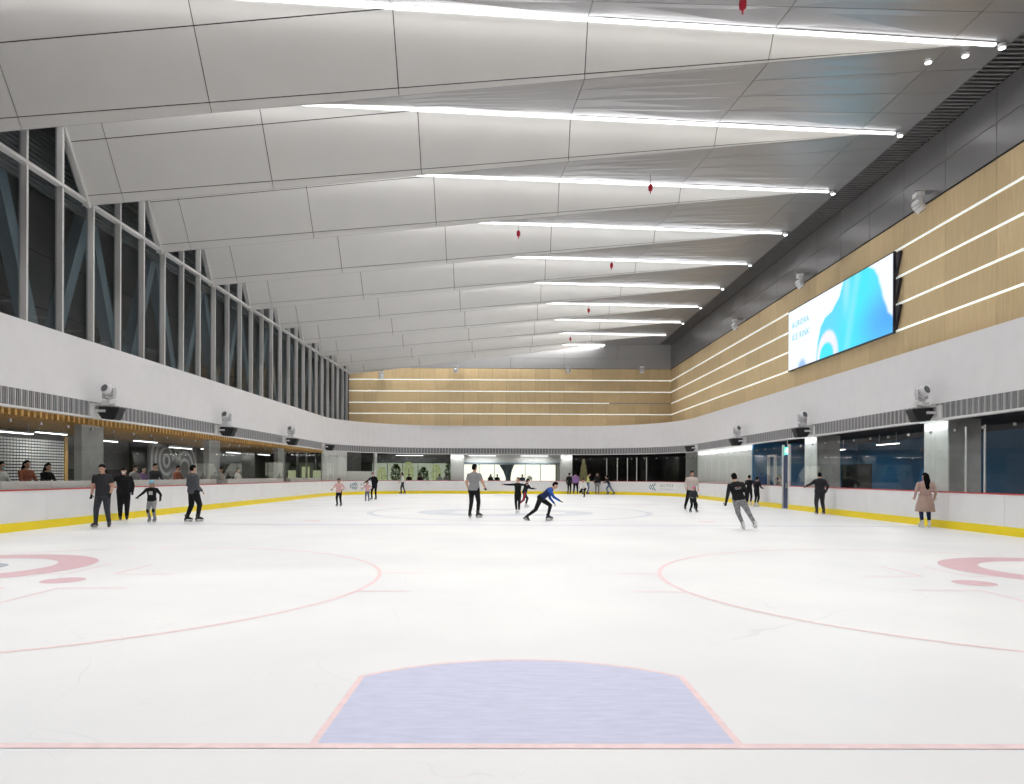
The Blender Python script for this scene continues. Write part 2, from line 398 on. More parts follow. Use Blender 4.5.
# sponsor emblem and rows of small glyphs on the far boards
def glyph(mb, x, z, h, rnd):
    ww = h*.85
    for _ in range(3):
        zz = z+rnd.uniform(.1, .9)*h; mb.bb((x, -.004, zz-h*.05), (x+ww, 0, zz+h*.05))
    for _ in range(2):
        xx = x+rnd.uniform(.15, .85)*ww; mb.bb((xx-h*.05, -.004, z), (xx+h*.05, 0, z+h))
def wrap(mb, s0):
    """bend a flat print onto the curved boards"""
    out = []
    for x, y, z in mb.v:
        p, nn = path(s0+x, -.008+y); out.append((p.x, p.y, z))
    mb.v = out; return mb
def emblem(s, flip):
    mb = MB()
    for k in range(3):
        x = -1.45+k*.2; zc = .68; L_ = (.18, .24, .30)[k]
        for sg in (-1, 1): mb.bar((x+L_*.75, -.003, zc+sg*L_), (x, -.003, zc+sg*.02), .075, .006, up=(0,1,0))
    if flip:
        for k in range(2):
            x = -.62-k*.17; L_ = (.24, .18)[k]
            for sg in (-1, 1): mb.bar((x-L_*.5, -.003, .68+sg*L_), (x, -.003, .68+sg*.02), .06, .006, up=(0,1,0))
    e = wrap(mb, s).build('advert_emblem', 'logo_teal', boards)
    mb = MB(); rnd = random.Random(3)
    for k in range(5 if not flip else 3): glyph(mb, -.3+k*.33, .70, .26, rnd)
    wrap(mb, s).build('large_lettering', 'print_grey', e)
    mb = MB()
    for k in range(12 if not flip else 7): glyph(mb, -.3+k*.135, .47, .10, rnd)
    wrap(mb, s).build('small_lettering', 'print_grey', e)
emblem(BREAKS[2]+8.95, False)
emblem(BREAKS[0]+5.45, True)

# ------------------------------------------------------------------ fascia band, louvre and soffit
trim = struct('trim_1', 'white curved fascia band running round the rink above the glass', 'fascia')
mb = MB(); sweep(mb, 0, PER, .10, .34, ZB0, ZB1, closed=True); o = mb.build('band', 'white_paint', trim, smooth=False)
mb = MB(); sweep(mb, 0, PER, .07, .34, ZB0-.47-.06, ZB0-.47, closed=True); mb.build('lower_trim', 'trim_white', trim)
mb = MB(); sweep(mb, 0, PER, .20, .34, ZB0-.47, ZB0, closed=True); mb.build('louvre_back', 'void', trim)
fin, sl = MB(), MB(); n = int(PER/.25); ds = PER/n
for i in range(n):
    for k in range(3):
        s = i*ds+k*ds/3
        p, nn = path(s, .14)
        if p.y < 8: continue
        rz = Matrix.Rotation(math.atan2(nn.y, nn.x), 3, 'Z')
        (fin if k == 0 else sl).box((p.x, p.y, ZB0-.235), (.10, .055 if k == 0 else .045, .47), rz)
fin.build('louvre_fins', 'louver_fin', trim, kind='stuff'); sl.build('louvre_slats', 'louver_slat', trim, kind='stuff')

def ring_slab(name, z0, z1, off, bounds, m, parent):
    mb = MB(); ss = samples(0, PER, .7)
    x0, x1, y0, y1 = bounds; V = []
    for s in ss[:-1]:
        p, nn = path(s, off); t = 1e9
        if nn.x > 1e-6: t = min(t, (x1-p.x)/nn.x)
        if nn.x < -1e-6: t = min(t, (x0-p.x)/nn.x)
        if nn.y > 1e-6: t = min(t, (y1-p.y)/nn.y)
        if nn.y < -1e-6: t = min(t, (y0-p.y)/nn.y)
        q = p+nn*max(t, .01); V += [(p.x, p.y, z0), (q.x, q.y, z0), (q.x, q.y, z1), (p.x, p.y, z1)]
    n = len(V)//4; F = []
    for i in range(n):
        j = (i+1) % n
        for k in range(4): F.append((i*4+k, i*4+(k+1)%4, j*4+(k+1)%4, j*4+k))
    mb.add(V, F); return mb.build(name, m, parent)
ring_slab('ledge', ZB1-.06, ZB1-.01, .30, (-13.75, WRX+.05, -4, WFY+.05), 'white_paint', trim)
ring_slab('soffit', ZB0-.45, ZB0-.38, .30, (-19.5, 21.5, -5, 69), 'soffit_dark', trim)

# ------------------------------------------------------------------ folded ceiling
ceiling = struct('ceiling', 'folded grey panel ceiling with tapering pleats and dark joints', 'ceiling')
XA = 12.5                                 # pleats die out here
XE = -13.62
def YRn(n): return 17.65+LB*(n-1)
def ridge(n, x):
    t = max(0, XA-x); return Vector((x, YRn(n)-.08*t, ZC))
def fold(n, x):
    t = max(0, (XA-x)/25.9); return Vector((x, YRn(n)-.3*t, ZC-2.72*t))
def quad_panel(pts, gap, th, m, name, parent):
    pts = [Vector(p) for p in pts]
    # drop degenerate corners
    q = [p for i, p in enumerate(pts) if (p-pts[i-1]).length > .04]
    if len(q) < 3: return
    nrm = Vector((0,0,0)); c = sum(q, Vector())/len(q)
    for i in range(len(q)): nrm += (q[i]-c).cross(q[(i+1) % len(q)]-c)
    nrm.normalize()
    if nrm.z > 0: q = q[::-1]; nrm = -nrm
    k = len(q); inn = []
    for i in range(k):
        a, b, d = q[i-1], q[i], q[(i+1) % k]
        e1 = (b-a).normalized(); e2 = (d-b).normalized()
        n1 = nrm.cross(e1); n2 = nrm.cross(e2); cr = max(.25, 1+n1.dot(n2))
        v = (n1+n2)*(gap/cr)
        if v.length > .2: v = v.normalized()*.2
        inn.append(b+v)
    mb = MB(); mb.add(inn+[p-nrm*th for p in inn], [tuple(range(k)), tuple(range(2*k-1, k-1, -1))]+[(i, k+i, k+(i+1) % k, (i+1) % k) for i in range(k)])
    return mb.build(name, m, parent)
XJ = [XE, -12.3, -7.55, -2.8, 1.95, 6.7, XA]
G = .0125
back = MB()
for n in range(-2, 11):
    vis = n >= 1
    R0, R1, F0, F1 = ridge(n, XE), ridge(n, XA), fold(n, XE), fold(n, XA)
    u = Vector((0, 0, .07))
    back.add([R0+u, R1+u, F1+u, F0+u], [(0,1,2,3)])
    CX = XJ[:-1]+[11.45, 13.04]
    for xa, xb in zip(CX[:-1], CX[1:]):
        for j in range(4):
            q4 = [fold(n, xx).lerp(ridge(n+1, xx), tt)+u for xx, tt in ((xa, j/4), (xb, j/4), (xb, j/4+.25), (xa, j/4+.25))]
            back.add(q4, [(0,1,2,3)])
    if n < 1:
        cells = [(XE, XA)]
    else: cells = list(zip(XJ[:-1], XJ[1:]))
    for xa, xb in cells:
        def P(x, d):          # point on the face at distance d from the fold, measured up the face
            f, r = fold(n, x), ridge(n, x); l = (r-f).length
            return f if l < 1e-6 else f+(r-f)*min(1, d/l)
        def lip(x): return (ridge(n, x)-fold(n, x)).length*.095
        if n < 1:
            quad_panel([fold(n, xa), fold(n, xb), ridge(n, xb), ridge(n, xa)], G, .03, 'ceiling_face', 'pleat_panel', ceiling); continue
        quad_panel([P(xa, 0), P(xb, 0), P(xb, lip(xb)), P(xa, lip(xa))], G*.8, .03, 'ceiling_face', 'pleat_lip', ceiling)
        D = 1.86
        if xb <= -2.7:
            quad_panel([P(xa, lip(xa)), P(xb, lip(xb)), P(xb, D), P(xa, D)], G, .03, 'ceiling_face', 'pleat_panel', ceiling)
            quad_panel([P(xa, D), P(xb, D), P(xb, 9), P(xa, 9)], G, .03, 'ceiling_face', 'pleat_panel', ceiling)
        else:
            quad_panel([P(xa, lip(xa)), P(xb, lip(xb)), P(xb, 9), P(xa, 9)], G, .03, 'ceiling_face', 'pleat_panel', ceiling)
    cols = list(zip(XJ[:-1], XJ[1:-1]+[11.45]))+[(11.45, 13.04)]
    if n == 10: continue
    for xa, xb in cols:
        rows = 4
        for j in range(rows):
            a, b = j/rows, (j+1)/rows
            def Q(x, t): return fold(n, x).lerp(ridge(n+1, x), t)
            quad_panel([Q(xa, a), Q(xb, a), Q(xb, b), Q(xa, b)], G*.7, .03, 'ceiling_metal', 'soffit_panel', ceiling)
back.build('ceiling_backing', 'joint_dark', ceiling)
MB().bb((-20, -6, 13.4), (22, 70, 13.6)).build('roof_deck', 'joint_dark', ceiling)
# grille along the right wall
gr = MB().bb((13.04, -4, ZC+.14), (WRX, WFY, ZC+.2)).build('grille_void', 'void', ceiling)
sm = MB().bb((13.06, -.035, ZC), (WRX-.02, .035, ZC+.10)).mesh('grille_slat', 'wall_metal')
y = 12.0
while y < WFY-.1:
    place('grille_slat', sm, ceiling, loc=(0, y, 0)); y += .19
MB().bb((13.02, -4, ZC-.01), (13.06, WFY, ZC+.14)).build('grille_edge', 'wall_metal', ceiling)

# light strips in the ridges, each with its own lamp
for n in range(-2, 11):
    xe = XA+.15 if n < 10 else 8.4
    a, b = ridge(n, -13.2), ridge(n, xe); c = (a+b)/2; d = b-a; L_ = d.length
    e = empty('linear_ceiling_light', (c.x, c.y, ZC-.045), math.atan2(d.y, d.x), label='long white light strip running along a ceiling pleat', cat='light', group='linear lights in the ceiling pleats')
    MB().bb((-L_/2, -.055, .02), (L_/2, .055, .06)).build('housing', 'fixture_white', e)
    MB().bb((-L_/2+.01, -.042, -.03), (L_/2-.01, .042, .02)).build('diffuser', 'strip_light', e)
    ld = bpy.data.lights.new('strip_lamp', 'AREA'); ld.shape = 'RECTANGLE'; ld.size = L_-.1; ld.size_y = .08; ld.energy = STRIP_W*L_/25.8; ld.spread = R(104)
    ld.color = (1., .985, .97)
    lo = place('strip_lamp', ld, e, loc=(0, 0, -.04))
sp_m = MB().lathe([(.09, 0), (.10, .01), (.10, .10), (.04, .14)], 16).mesh('spot_body', 'fixture_white')
sp_f = MB().lathe([(.075, -.012), (.075, 0)], 16).mesh('spot_lens', 'spot_face')
def spot(x, y, z=ZC-.13):
    e = empty('ceiling_spotlight', (x, y, z), label='small round white spotlight at the end of a ceiling light strip', cat='light', group='round spotlights at the strip ends')
    place('spot_body', sp_m, e); place('spot_lens', sp_f, e)
for n in range(1, 9): spot(12.82, YRn(n))
spot(12.1, YRn(1)+.35); spot(11.3, YRn(1)+.65)

# red hanging detectors
rd = MB().lathe([(.008, .42), (.012, .02)], 8).mesh('cord', 'fixture_grey')
rb = MB().lathe([(.02, .04), (.075, 0), (.085, -.09), (.075, -.2), (.02, -.24), (.015, -.33)], 12).mesh('body', 'red_plastic', True)
for x, y in ((5.15, 15.0), (5.2, 24.9), (.46, 29.9), (5.2, 34.2), (5.2, 43.8), (4.9, 53.2)):
    z = None
    n = int((y-17.65)//LB)+1
    f, r = fold(n, x), ridge(n+1, x)
    if y < f.y: z = f.z
    else: z = f.lerp(r, (y-f.y)/(r.y-f.y)).z
    e = empty('hanging_detector', (x, y, z-.40), label='small red bulb detector hanging from the ceiling on a cord', cat='detector', group='red hanging detectors')
    place('cord', rd, e); place('body', rb, e)

# ------------------------------------------------------------------ left glazing
win = struct('window_1', 'tall dark glazing in pale mullions along the left wall above the band', 'window')
mm = MB().bb((GLX-.22, -.04, ZB1-.02), (GLX, .04, 12.75)).mesh('mullion', 'mullion_white')
ym = 22.20-LB/3*8; ys = []
while ym < WFY: ys.append(ym); place('mullion', mm, win, loc=(0, ym, 0)); ym += LB/3
for a, b in zip(ys[:-1], ys[1:]):
    MB().bb((GLX-.19, a+.042, ZB1-.02), (GLX-.17, b-.042, 10.19)).build('pane', 'window_glass', win)
    MB().bb((GLX-.19, a+.042, 10.29), (GLX-.17, b-.042, 12.75)).build('pane', 'window_glass', win)
MB().bb((GLX-.20, ys[0], 10.20), (GLX+.02, WFY, 10.29)).build('transom', 'mullion_white', win)
for n in range(0, 11):
    a, b = fold(n, GLX), ridge(n, GLX); a.x = b.x = GLX-.02; a.z -= .05; b.z -= .05
    if n == 10: continue
    MB().bar(a, b, .11, .12, up=(1, 0, 0)).build('raking_mullion', 'mullion_white', win)
# ribbed cladding and braces behind the glass
wl = struct('wall_left', 'dark panelled wall with inclined steel braces behind the left glazing', 'wall')
for i in range(14):
    y0 = 8+i*LB*.8
    for z0, z1 in ((ZB0, 7.6), (7.6, 9.6), (9.6, 13.0)):
        MB().bb((-17.3, y0+.02, z0+.015), (-17.1, y0+LB*.8-.02, z1-.015)).build('cladding_panel', 'cladding', wl)
MB().bb((-17.5, -4, ZB0), (-17.3, 69, 13.3)).build('wall_core', 'void', wl)
mb = MB()
for k in range(16): mb.bb((-14.6, 8, 10.5+k*.15), (-14.5, WFY, 10.58+k*.15))
mb.bb((-14.7, 8, 10.4), (-14.6, WFY, 13.0)); mb.build('ribbed_cladding', 'grey_wall', wl, kind='stuff')
for k in range(-1, 9):
    yt, yb = 25.0+LB*k, 22.6+LB*k
    for q in (yb, yb+LB): MB().bar((-15.4, yt, 11.2), (-15.4, q, 4.6), .40, .42, up=(1,0,0)).build('brace', 'brace_steel', wl)
MB().bb((-17.1, -4, ZB0-.25), (-13.6, 69, ZB0-.15)).build('cavity_floor', 'dark_wall', wl)
for y0, z in ((20.6, 6.5), (24.6, 6.5), (31.5, 6.4)):
    MB().bb((-16.2, y0, z), (-16.1, y0+1.3, z+.06)).build('tube_light', 'strip_light', wl)

# ------------------------------------------------------------------ right and far upper walls
ZW = [5.72, 6.85, 7.80, 8.78, 9.77, 10.75]
wr = struct('wall_right', 'right wall of pale wood panels with white light lines under dark metal panels', 'wall')
wf = struct('wall_far', 'far wall of pale wood panels with white light lines under grey panels', 'wall')
MB().bb((WRX+.05, -4, ZB0), (WRX+.3, 69, 13.4)).build('wall_core', 'joint_dark', wr)
MB().bb((-13.7, WFY+.05, ZB0), (WRX+.3, WFY+.3, 13.4)).build('wall_core', 'joint_dark', wf)
g = .006
yc = [WFY-2.3*k for k in range(21)]
for b, a in zip(yc[:-1], yc[1:]):
    for i in range(5):
        e0 = ZW[i]+(.04 if i else 0); e1 = ZW[i+1]-(.04 if i < 4 else 0)
        MB().bb((WRX, a+g, e0), (WRX+.05, b-g, e1)).build('wood_panel', 'pale_wood', wr)
for i in range(1, 5):
    if True:
        MB().bb((WRX-.015, yc[-1], ZW[i]-.032), (WRX+.045, WFY, ZW[i]+.032)).build('light_line', 'led', wr)
for b, a in zip(yc[:-1], yc[1:]):
    for e0, e1 in ((10.79, 11.8), (11.8, ZC)):
        MB().bb((WRX-.01, a+.010, e0+.010), (WRX+.05, b-.010, e1-.010)).build('metal_panel', 'wall_metal', wr)
MB().bb((WRX-.03, -4, 10.75), (WRX+.05, WFY, 10.79)).build('shadow_gap', 'void', wr)
xs = [-13.6+1.231*k for k in range(23)]
xs[-1] = WRX
for a, b in zip(xs[:-1], xs[1:]):
    for i in range(5):
        e0 = ZW[i]+(.04 if i else 0); e1 = ZW[i+1]-(.04 if i < 4 else 0)
        MB().bb((a+g, WFY, e0), (b-g, WFY+.05, e1)).build('wood_panel', 'pale_wood', wf)
for i in range(1, 5):
    x1 = 8.77 if i == 2 else WRX
    MB().bb((-13.6, WFY-.015, ZW[i]-.032), (x1, WFY+.045, ZW[i]+.032)).build('light_line', 'led', wf)
MB().bb((8.77, WFY, ZW[2]-.04), (WRX, WFY+.045, ZW[2]+.04)).build('unlit_line', 'fixture_grey', wf)
mat('far_metal', (.42, .42, .425), .45, metal=.3, noise=.03, nscale=.8)
for k in range(6):
    a, b = -13.6+4.62*k, -13.6+4.62*(k+1)
    for e0, e1 in ((10.77, 11.66), (11.66, 13.1)):
        MB().bb((a+.01, WFY-.01, e0+.008), (min(b, WRX)-.01, WFY+.05, e1-.008)).build('metal_panel', 'far_metal', wf)
wb = MB().bb((-19.8, -6, -.3), (21.8, -4.5, 13.4)).build('wall_back', 'white_paint', label='plain pale wall behind the near end of the rink', cat='wall', kind='structure')
MB().bb((WRX, -4.5, 5.7), (WRX+.05, yc[-1], 10.75)).build('wood_wall', 'pale_wood', wr)
MB().bb((WRX, -4.5, 10.75), (WRX+.05, yc[-1], 13)).build('metal_wall', 'wall_metal', wr)

# ------------------------------------------------------------------ LED screen
SX, SY0, SY1, SZ0, SZ1 = 13.93, 24.6, 33.75, 6.80, 9.67
scr = empty('led_screen', (SX, (SY0+SY1)/2, SZ0), label='large landscape video screen showing blue waves on the wood wall', cat='screen')
hy, hz = (SY1-SY0)/2, SZ1-SZ0
mb = MB(); mb.bb((.01, -hy-.05, -.05), (.09, hy+.05, hz+.05)); mb.build('frame', 'screen_frame', scr)
for k in range(3):
    z0 = .08+k*.95
    mb = MB(); P = [(-hy-.04, z0), (-hy-.04, z0+.85), (-hy-.36, z0+.85)]
    mb.add([(.05, y, z) for y, z in P]+[(.15, y, z) for y, z in P], [(0,1,2), (5,4,3), (0,3,4,1), (1,4,5,2), (2,5,3,0)]); mb.build('mount_wedge', 'screen_frame', scr)
def lerp(a, b, t): return a+(b-a)*t
def sst(a, b, x):
    t = min(1, max(0, (x-a)/(b-a))); return t*t*(3-2*t)
def interp(tab, x):
    if x <= tab[0][0]: return tab[0][1]
    for (a, va), (b, vb) in zip(tab[:-1], tab[1:]):
        if x <= b: return lerp(va, vb, sst(a, b, x)*.5+.5*(x-a)/(b-a))
    return tab[-1][1]
def mixc(a, b, t): return tuple(lerp(p, q, t) for p, q in zip(a, b))
LEFT = [(0, .33), (.25, .345), (.48, .375), (.60, .42), (.66, .50), (.83, .57), (1., .60)]
RIGHT = [(0, 1.3), (.10, 1.08), (.20, 1.0), (.29, .965), (.55, .925), (.79, .895), (.92, .865), (1., .82)]
def pic(u, v):
    white = (.90, .95, 1.0)
    l, r = interp(LEFT, v), interp(RIGHT, v)
    ins = sst(l-.006, l+.008, u)*(1-sst(r-.012, r+.014, u))
    c = (.10, .68, 1.0)
    c = mixc(c, (.03, .80, .98), sst(.25, .0, abs(u-.72-.12*(v-.5)))*.8)
    c = mixc(c, (.45, .85, 1.0), sst(.05, .0, abs(u-.615-.02*v))*.55*sst(.3, .9, v))
    c = mixc(c, (.30, .80, 1.0), sst(.05, 0, abs(u-.63-.10*v))*.5)
    c = mixc(c, (.06, .36, .95), sst(.55, .0, math.hypot((u-.97)*1.6, (v-.22)))*.9)
    col = mixc(white, c, ins)
    # pale arch with a cyan hill beneath
    d = math.hypot((u-.45)/.115, v/.42)
    fade = 1-sst(.50, .64, u)
    arch = (1-sst(.85, 1.03, d))*sst(.45, .62, math.hypot((u-.445)/.125, v/.40))
    leg = math.exp(-((u-.50-.10*(1-v/.4))/.03)**2)*(1-sst(.30, .42, v))*.0
    col = mixc(col, (.86, .86, .98), min(1, arch+leg)*fade)
    hill = 1-sst(.9, 1.0, math.hypot((u-.435)/.07, v/.22)); col = mixc(col, (.05, .80, .97), hill)
    b = (1-sst(.3, 1., math.hypot((u-.17)/.07, v/.17))); col = mixc(col, (.20, .45, .90), b*.8)
    return col
NU, NV = 180, 60
me = bpy.data.meshes.new('display')
vs = [(0, hy-2*hy*i/NU, hz*j/NV) for j in range(NV+1) for i in range(NU+1)]
fs = [(j*(NU+1)+i, (j+1)*(NU+1)+i, (j+1)*(NU+1)+i+1, j*(NU+1)+i+1) for j in range(NV) for i in range(NU)]
me.from_pydata(vs, [], fs)
ca = me.color_attributes.new('picture', 'FLOAT_COLOR', 'POINT')
flat = []
for j in range(NV+1):
    for i in range(NU+1): flat += [*pic(i/NU, j/NV), 1.]
ca.data.foreach_set('color', flat)
dm = bpy.data.materials.new('display'); dm.use_nodes = True; nt = dm.node_tree; b = nt.nodes['Principled BSDF']
at = nt.nodes.new('ShaderNodeVertexColor'); at.layer_name = 'picture'
b.inputs['Base Color'].default_value = (.02, .02, .02, 1); nt.links.new(at.outputs[0], b.inputs['Emission Color']); b.inputs['Emission Strength'].default_value = 1.05
me.materials.append(dm); place('display', me, scr)
mat('screen_letter', (.1, .5, .6), .5, emit=.55, ecol=(.06, .45, .55), noise=.02)
mat('screen_letter_faint', (.4, .5, .6), .5, emit=.7, ecol=(.62, .70, .78), noise=.02)
def text(body, size, y, z, m):
    cu = bpy.data.curves.new('lettering', 'FONT'); cu.body = body; cu.size = size; cu.extrude = .002; cu.space_character = 1.15
    o = bpy.data.objects.new('lettering', cu); COL.objects.link(o)
    dg = bpy.context.evaluated_depsgraph_get(); me = bpy.data.meshes.new_from_object(o.evaluated_get(dg)); bpy.data.objects.remove(o)
    me.materials.clear(); me.materials.append(MATS[m])
    mt = Matrix(((0, 0, -1, -.006), (-1, 0, 0, y), (0, 1, 0, z), (0, 0, 0, 1)))
    place('lettering', me, scr, mtx=mt)
text('AURORA', .42, hy-.42, 1.98, 'screen_letter')
text('ICE RINK', .42, hy-.42, 1.38, 'screen_letter')
mb = MB(); rnd = random.Random(5)
for k in range(4):
    y0 = hy-.45-k*.5
    for _ in range(2):
        zz = .98+rnd.uniform(0, .16); mb.bb((-.006, y0-.17, zz), (-.002, y0, zz+.025))
    yy = y0-rnd.uniform(.04, .12); mb.bb((-.006, yy-.025, .95), (-.002, yy, 1.17))
mb.build('small_lettering', 'screen_letter_faint', scr)

# ------------------------------------------------------------------ loudspeakers and moving heads
def s_ratio(r):
    """path position seen along the direction x/y = r, far half of the rink"""
    lo, hi = 0, BREAKS[4]
    for _ in range(60):
        m_ = (lo+hi)/2; p = path(m_)[0]
        if p.x/p.y < r: lo = m_
        else: hi = m_
    return lo
cab_poly = [(-.37, .16), (.25, .20), (.32, .02), (.17, -.21), (-.20, -.24)]       # x towards the wall, z
def speaker_meshes():
    n = len(cab_poly); mb = MB()
    mb.add([(x, -.2, z) for x, z in cab_poly]+[(x, .2, z) for x, z in cab_poly],
           [tuple(range(n)), tuple(range(2*n-1, n-1, -1))]+[(k, n+k, n+(k+1)%n, (k+1)%n) for k in range(n)])
    cab = mb.mesh('cabinet', 'speaker_black')
    mb = MB(); a, b = Vector((-.37, 0, .16)), Vector((-.20, 0, -.24)); d = (b-a); nrm = Vector((d.z, 0, -d.x)).normalized()
    if nrm.x > 0: nrm = -nrm
    p, q = a+d*.06+nrm*.012, b-d*.06+nrm*.012
    mb.bar(p, q, .36, .02, up=nrm); gri = mb.mesh('grille', 'grille_black')
    mb = MB(); mb.bb((.26, -.04, .0), (.42, .04, .08)); mb.bb((.05, -.25, .0), (.37, -.205, .08)); mb.bb((.05, .205, .0), (.37, .25, .08)); mb.bb((.33, -.25, .0), (.38, .25, .08))
    br = mb.mesh('bracket', 'fixture_white')
    return cab, gri, br
SPK = speaker_meshes()
def head_meshes():
    base = MB(); base.prism([(-.17, -.13), (.17, -.13), (.19, 0), (.17, .13), (-.17, .13), (-.19, 0)], 0, .13)
    yoke = MB(); yoke.bb((-.06, -.06, .13), (.06, .06, .18)); yoke.bb((-.21, -.05, .17), (.21, .05, .22))
    for sx in (-1, 1): yoke.bar((sx*.20, 0, .20), (sx*.21, 0, .50), .04, .11, up=(0,1,0))
    hd = MB(); hd.lathe([(.09, -.22), (.15, -.18), (.18, -.08), (.185, .04), (.17, .15), (.145, .19)], 18)
    ln = MB(); ln.lathe([(.118, .185), (.122, .20), (.085, .205), (.06, .19), (.0, .20)], 18)
    for r_ in (.03, -.09): hd.lathe([(.184, r_), (.190, r_+.008), (.184, r_+.018)], 18, mi=1)
    return base.mesh('base', 'fixture_white'), yoke.mesh('yoke', 'fixture_pale'), hd.mesh('head', ['fixture_white', 'fixture_grey'], True), ln.mesh('lens', 'lens')
MHD = head_meshes()
def moving_head(loc, rz, tilt, flip, label, group, aim=0):
    e = empty('moving_head_light', loc, rz, label=label, cat='stage light', group=group)
    fl = Matrix.Rotation(math.pi, 4, 'X') if flip else Matrix.Identity(4)
    place('base', MHD[0], e, mtx=fl); place('yoke', MHD[1], e, mtx=fl)
    mt = fl @ Matrix.Translation((0, 0, .44)) @ Matrix.Rotation(aim, 4, 'Z') @ Matrix.Rotation(tilt, 4, 'X')
    h = place('head', MHD[2], e, mtx=mt); place('lens', MHD[3], h)
    return e
def station(x_wall, y, sgn, head, where):
    """sgn +1 for the right wall"""
    rz = 0 if sgn > 0 else math.pi
    dy = .05 if sgn > 0 else .1
    e = empty('loudspeaker', (x_wall-sgn*.42, y+dy, 3.54), rz, label='black wedge loudspeaker on the louvre band '+where, cat='speaker')
    place('cabinet', SPK[0], e); place('grille', SPK[1], e); place('bracket', SPK[2], e)
    pl = MB(); pl.bb((.37, -.36, -.14), (.56, .36, .265))
    if head: pl.bb((-.10, -.09, .22), (.45, .09, .27))
    pl.build('mounting_plate', 'trim_white', e, loc=(0, -dy*sgn, 0))
    if head:
        moving_head((x_wall-sgn*.42, y, 3.81), R(20)*sgn if sgn > 0 else R(-15), R(72), False, 'white moving head above the loudspeaker '+where, 'moving heads on the louvre band')
XSL, XSR = XL-.08, XR+.08
left_y = (22.1, 31.35, 40.7); right_y = (21.45, 30.2, 38.8)
wl_ = ('by the metal stud screen', 'by the ring mural', 'over the third left pillar')
wr_ = ('by the trench coat skater', 'by the green exit sign', 'over the pale wall')
for y, t in zip(left_y, wl_): station(XSL, y, -1, True, t)
for y, t in zip(right_y, wr_): station(XSR, y, 1, True, t)
station(XSL, 49.3, -1, False, 'where the left band starts to curve')
station(XSR, 48.6, 1, False, 'where the right band starts to curve')
uh = ('white moving head hung below the dark wall panels %s')
for y, t in ((22.6, 'beside the video screen'), (31.8, 'over the video screen'), (40.9, 'past the lettered screen end')):
    MB().bb((WRX-.62, y-.09, 11.0), (WRX-.005, y+.09, 11.06)).build('fixture_bracket', 'fixture_grey', label='grey wall bracket carrying the moving head %s' % t, cat='bracket')
    moving_head((WRX-.45, y, 11.0), R(80), R(-35), True, uh % t, 'moving heads on the upper walls')
for x in (-10.75, -4.4, 5.2, 11.5):
    zf = 10.95 if x > -10 else 10.40
    MB().bb((x-.09, WFY-.55, zf), (x+.09, WFY-.02, zf+.06)).build('fixture_bracket', 'fixture_grey', label='small grey bracket on the far wall holding a moving head', cat='bracket', group='brackets on the far wall')
    moving_head((x, WFY-.38, zf), 0, R(10), True, 'white moving head light hung at the top of the far wood wall', 'moving heads on the far wall')

# ------------------------------------------------------------------ concourse behind the glass
wcl = struct('wall_concourse_left', 'dark concourse wall behind the left rink glass', 'wall')
for i in range(12):
    y0 = 10+i*4.8
    for z0, z1 in ((0, 1.75), (1.75, 3.45)):
        MB().bb((-18.9, y0+.015, z0+.01), (-18.75, y0+4.785, z1-.01)).build('wall_panel', 'dark_wall' if (i*2+int(z0)) % 3 else 'grey_wall', wcl)
MB().bb((-19.3, -5, -.1), (-18.9, 69, 3.5)).build('wall_core', 'void', wcl)
MB().bb((-18.75, 9.8, -.1), (-13.6, 10.0, 3.4)).build('end_wall', 'dark_wall', wcl)
# wood baffles under the left soffit
mb = MB(); y = 10.0
while y < 50:
    mb.bb((-18.6, y-.045, 3.16), (-13.42, y+.045, 3.40)); y += .25
mb.build('ceiling_baffles', 'baffle_wood', label='row of warm wooden baffles under the left concourse ceiling', cat='baffles', kind='stuff')
MB().bb((-18.7, 10, 3.39), (-13.42, 50, 3.415)).build('baffle_ceiling', 'soffit_brown', wcl)
# pale ledge behind the left glass
led = empty('viewing_ledge', (-13.6, 9, 0), label='pale ledge behind the left rink glass where spectators lean', cat='ledge')
ends = [10.2, 22.25, 31.7, 41.2, 49.5]
for k in range(4):
    a = ends[k]+(1.25 if k else 0); b = ends[k+1]; n = 6
    for i in range(n):
        y0, y1 = a+(b-a)*i/n, a+(b-a)*(i+1)/n
        MB().bb((-.16, y0+.008-9, 0), (.16, y1-.008-9, 1.34)).build('ledge_panel', 'trim_white', led)
# pillars
def cove(parent, loc, size, watt):
    MB().bb((loc[0]-size[0]/2, loc[1]-size[1]/2, loc[2]), (loc[0]+size[0]/2, loc[1]+size[1]/2, loc[2]+.05)).build('cove_light', 'led', parent)
    ld = bpy.data.lights.new('cove_lamp', 'AREA'); ld.shape = 'RECTANGLE'; ld.size = size[0]; ld.size_y = size[1]; ld.energy = watt
    place('cove_lamp', ld, parent, loc=(loc[0], loc[1], loc[2]-.01))
for k, y in enumerate((22.25, 31.7, 41.2)):
    pl = empty('pillar', (-14.3, y+.6, 0), label='grey concrete pillar behind the left glass %s' % ('beside the metal screen', 'beside the ring mural', 'near the far left corner')[k], cat='pillar')
    MB().bb((.25, -.6, -.04), (.5, .6, 3.4)).build('shaft', 'concrete', pl); MB().bb((.24, -.62, -.03), (.51, .62, .12)).build('plinth', 'grey_wall', pl)
for k, y in enumerate((21.25, 30.3)):
    pl = empty('pillar', (14.28, y+.6, 0), label='pale marble faced pillar behind the right glass %s' % ('beside the trench coat skater', 'beside the green exit sign')[k], cat='pillar')
    MB().bb((-.46, -.6, -.04), (.55, .6, 3.4)).build('shaft', 'concrete', pl)
    MB().bb((-.50, -.61, -.03), (-.46, .02, 3.38)).build('marble_slab', 'marble_white', pl); MB().bb((-.50, .03, -.03), (-.46, .61, 3.38)).build('marble_slab', 'marble_white', pl)
    cove(pl, (-.64, 0, 3.33), (.08, 1.15), 7)
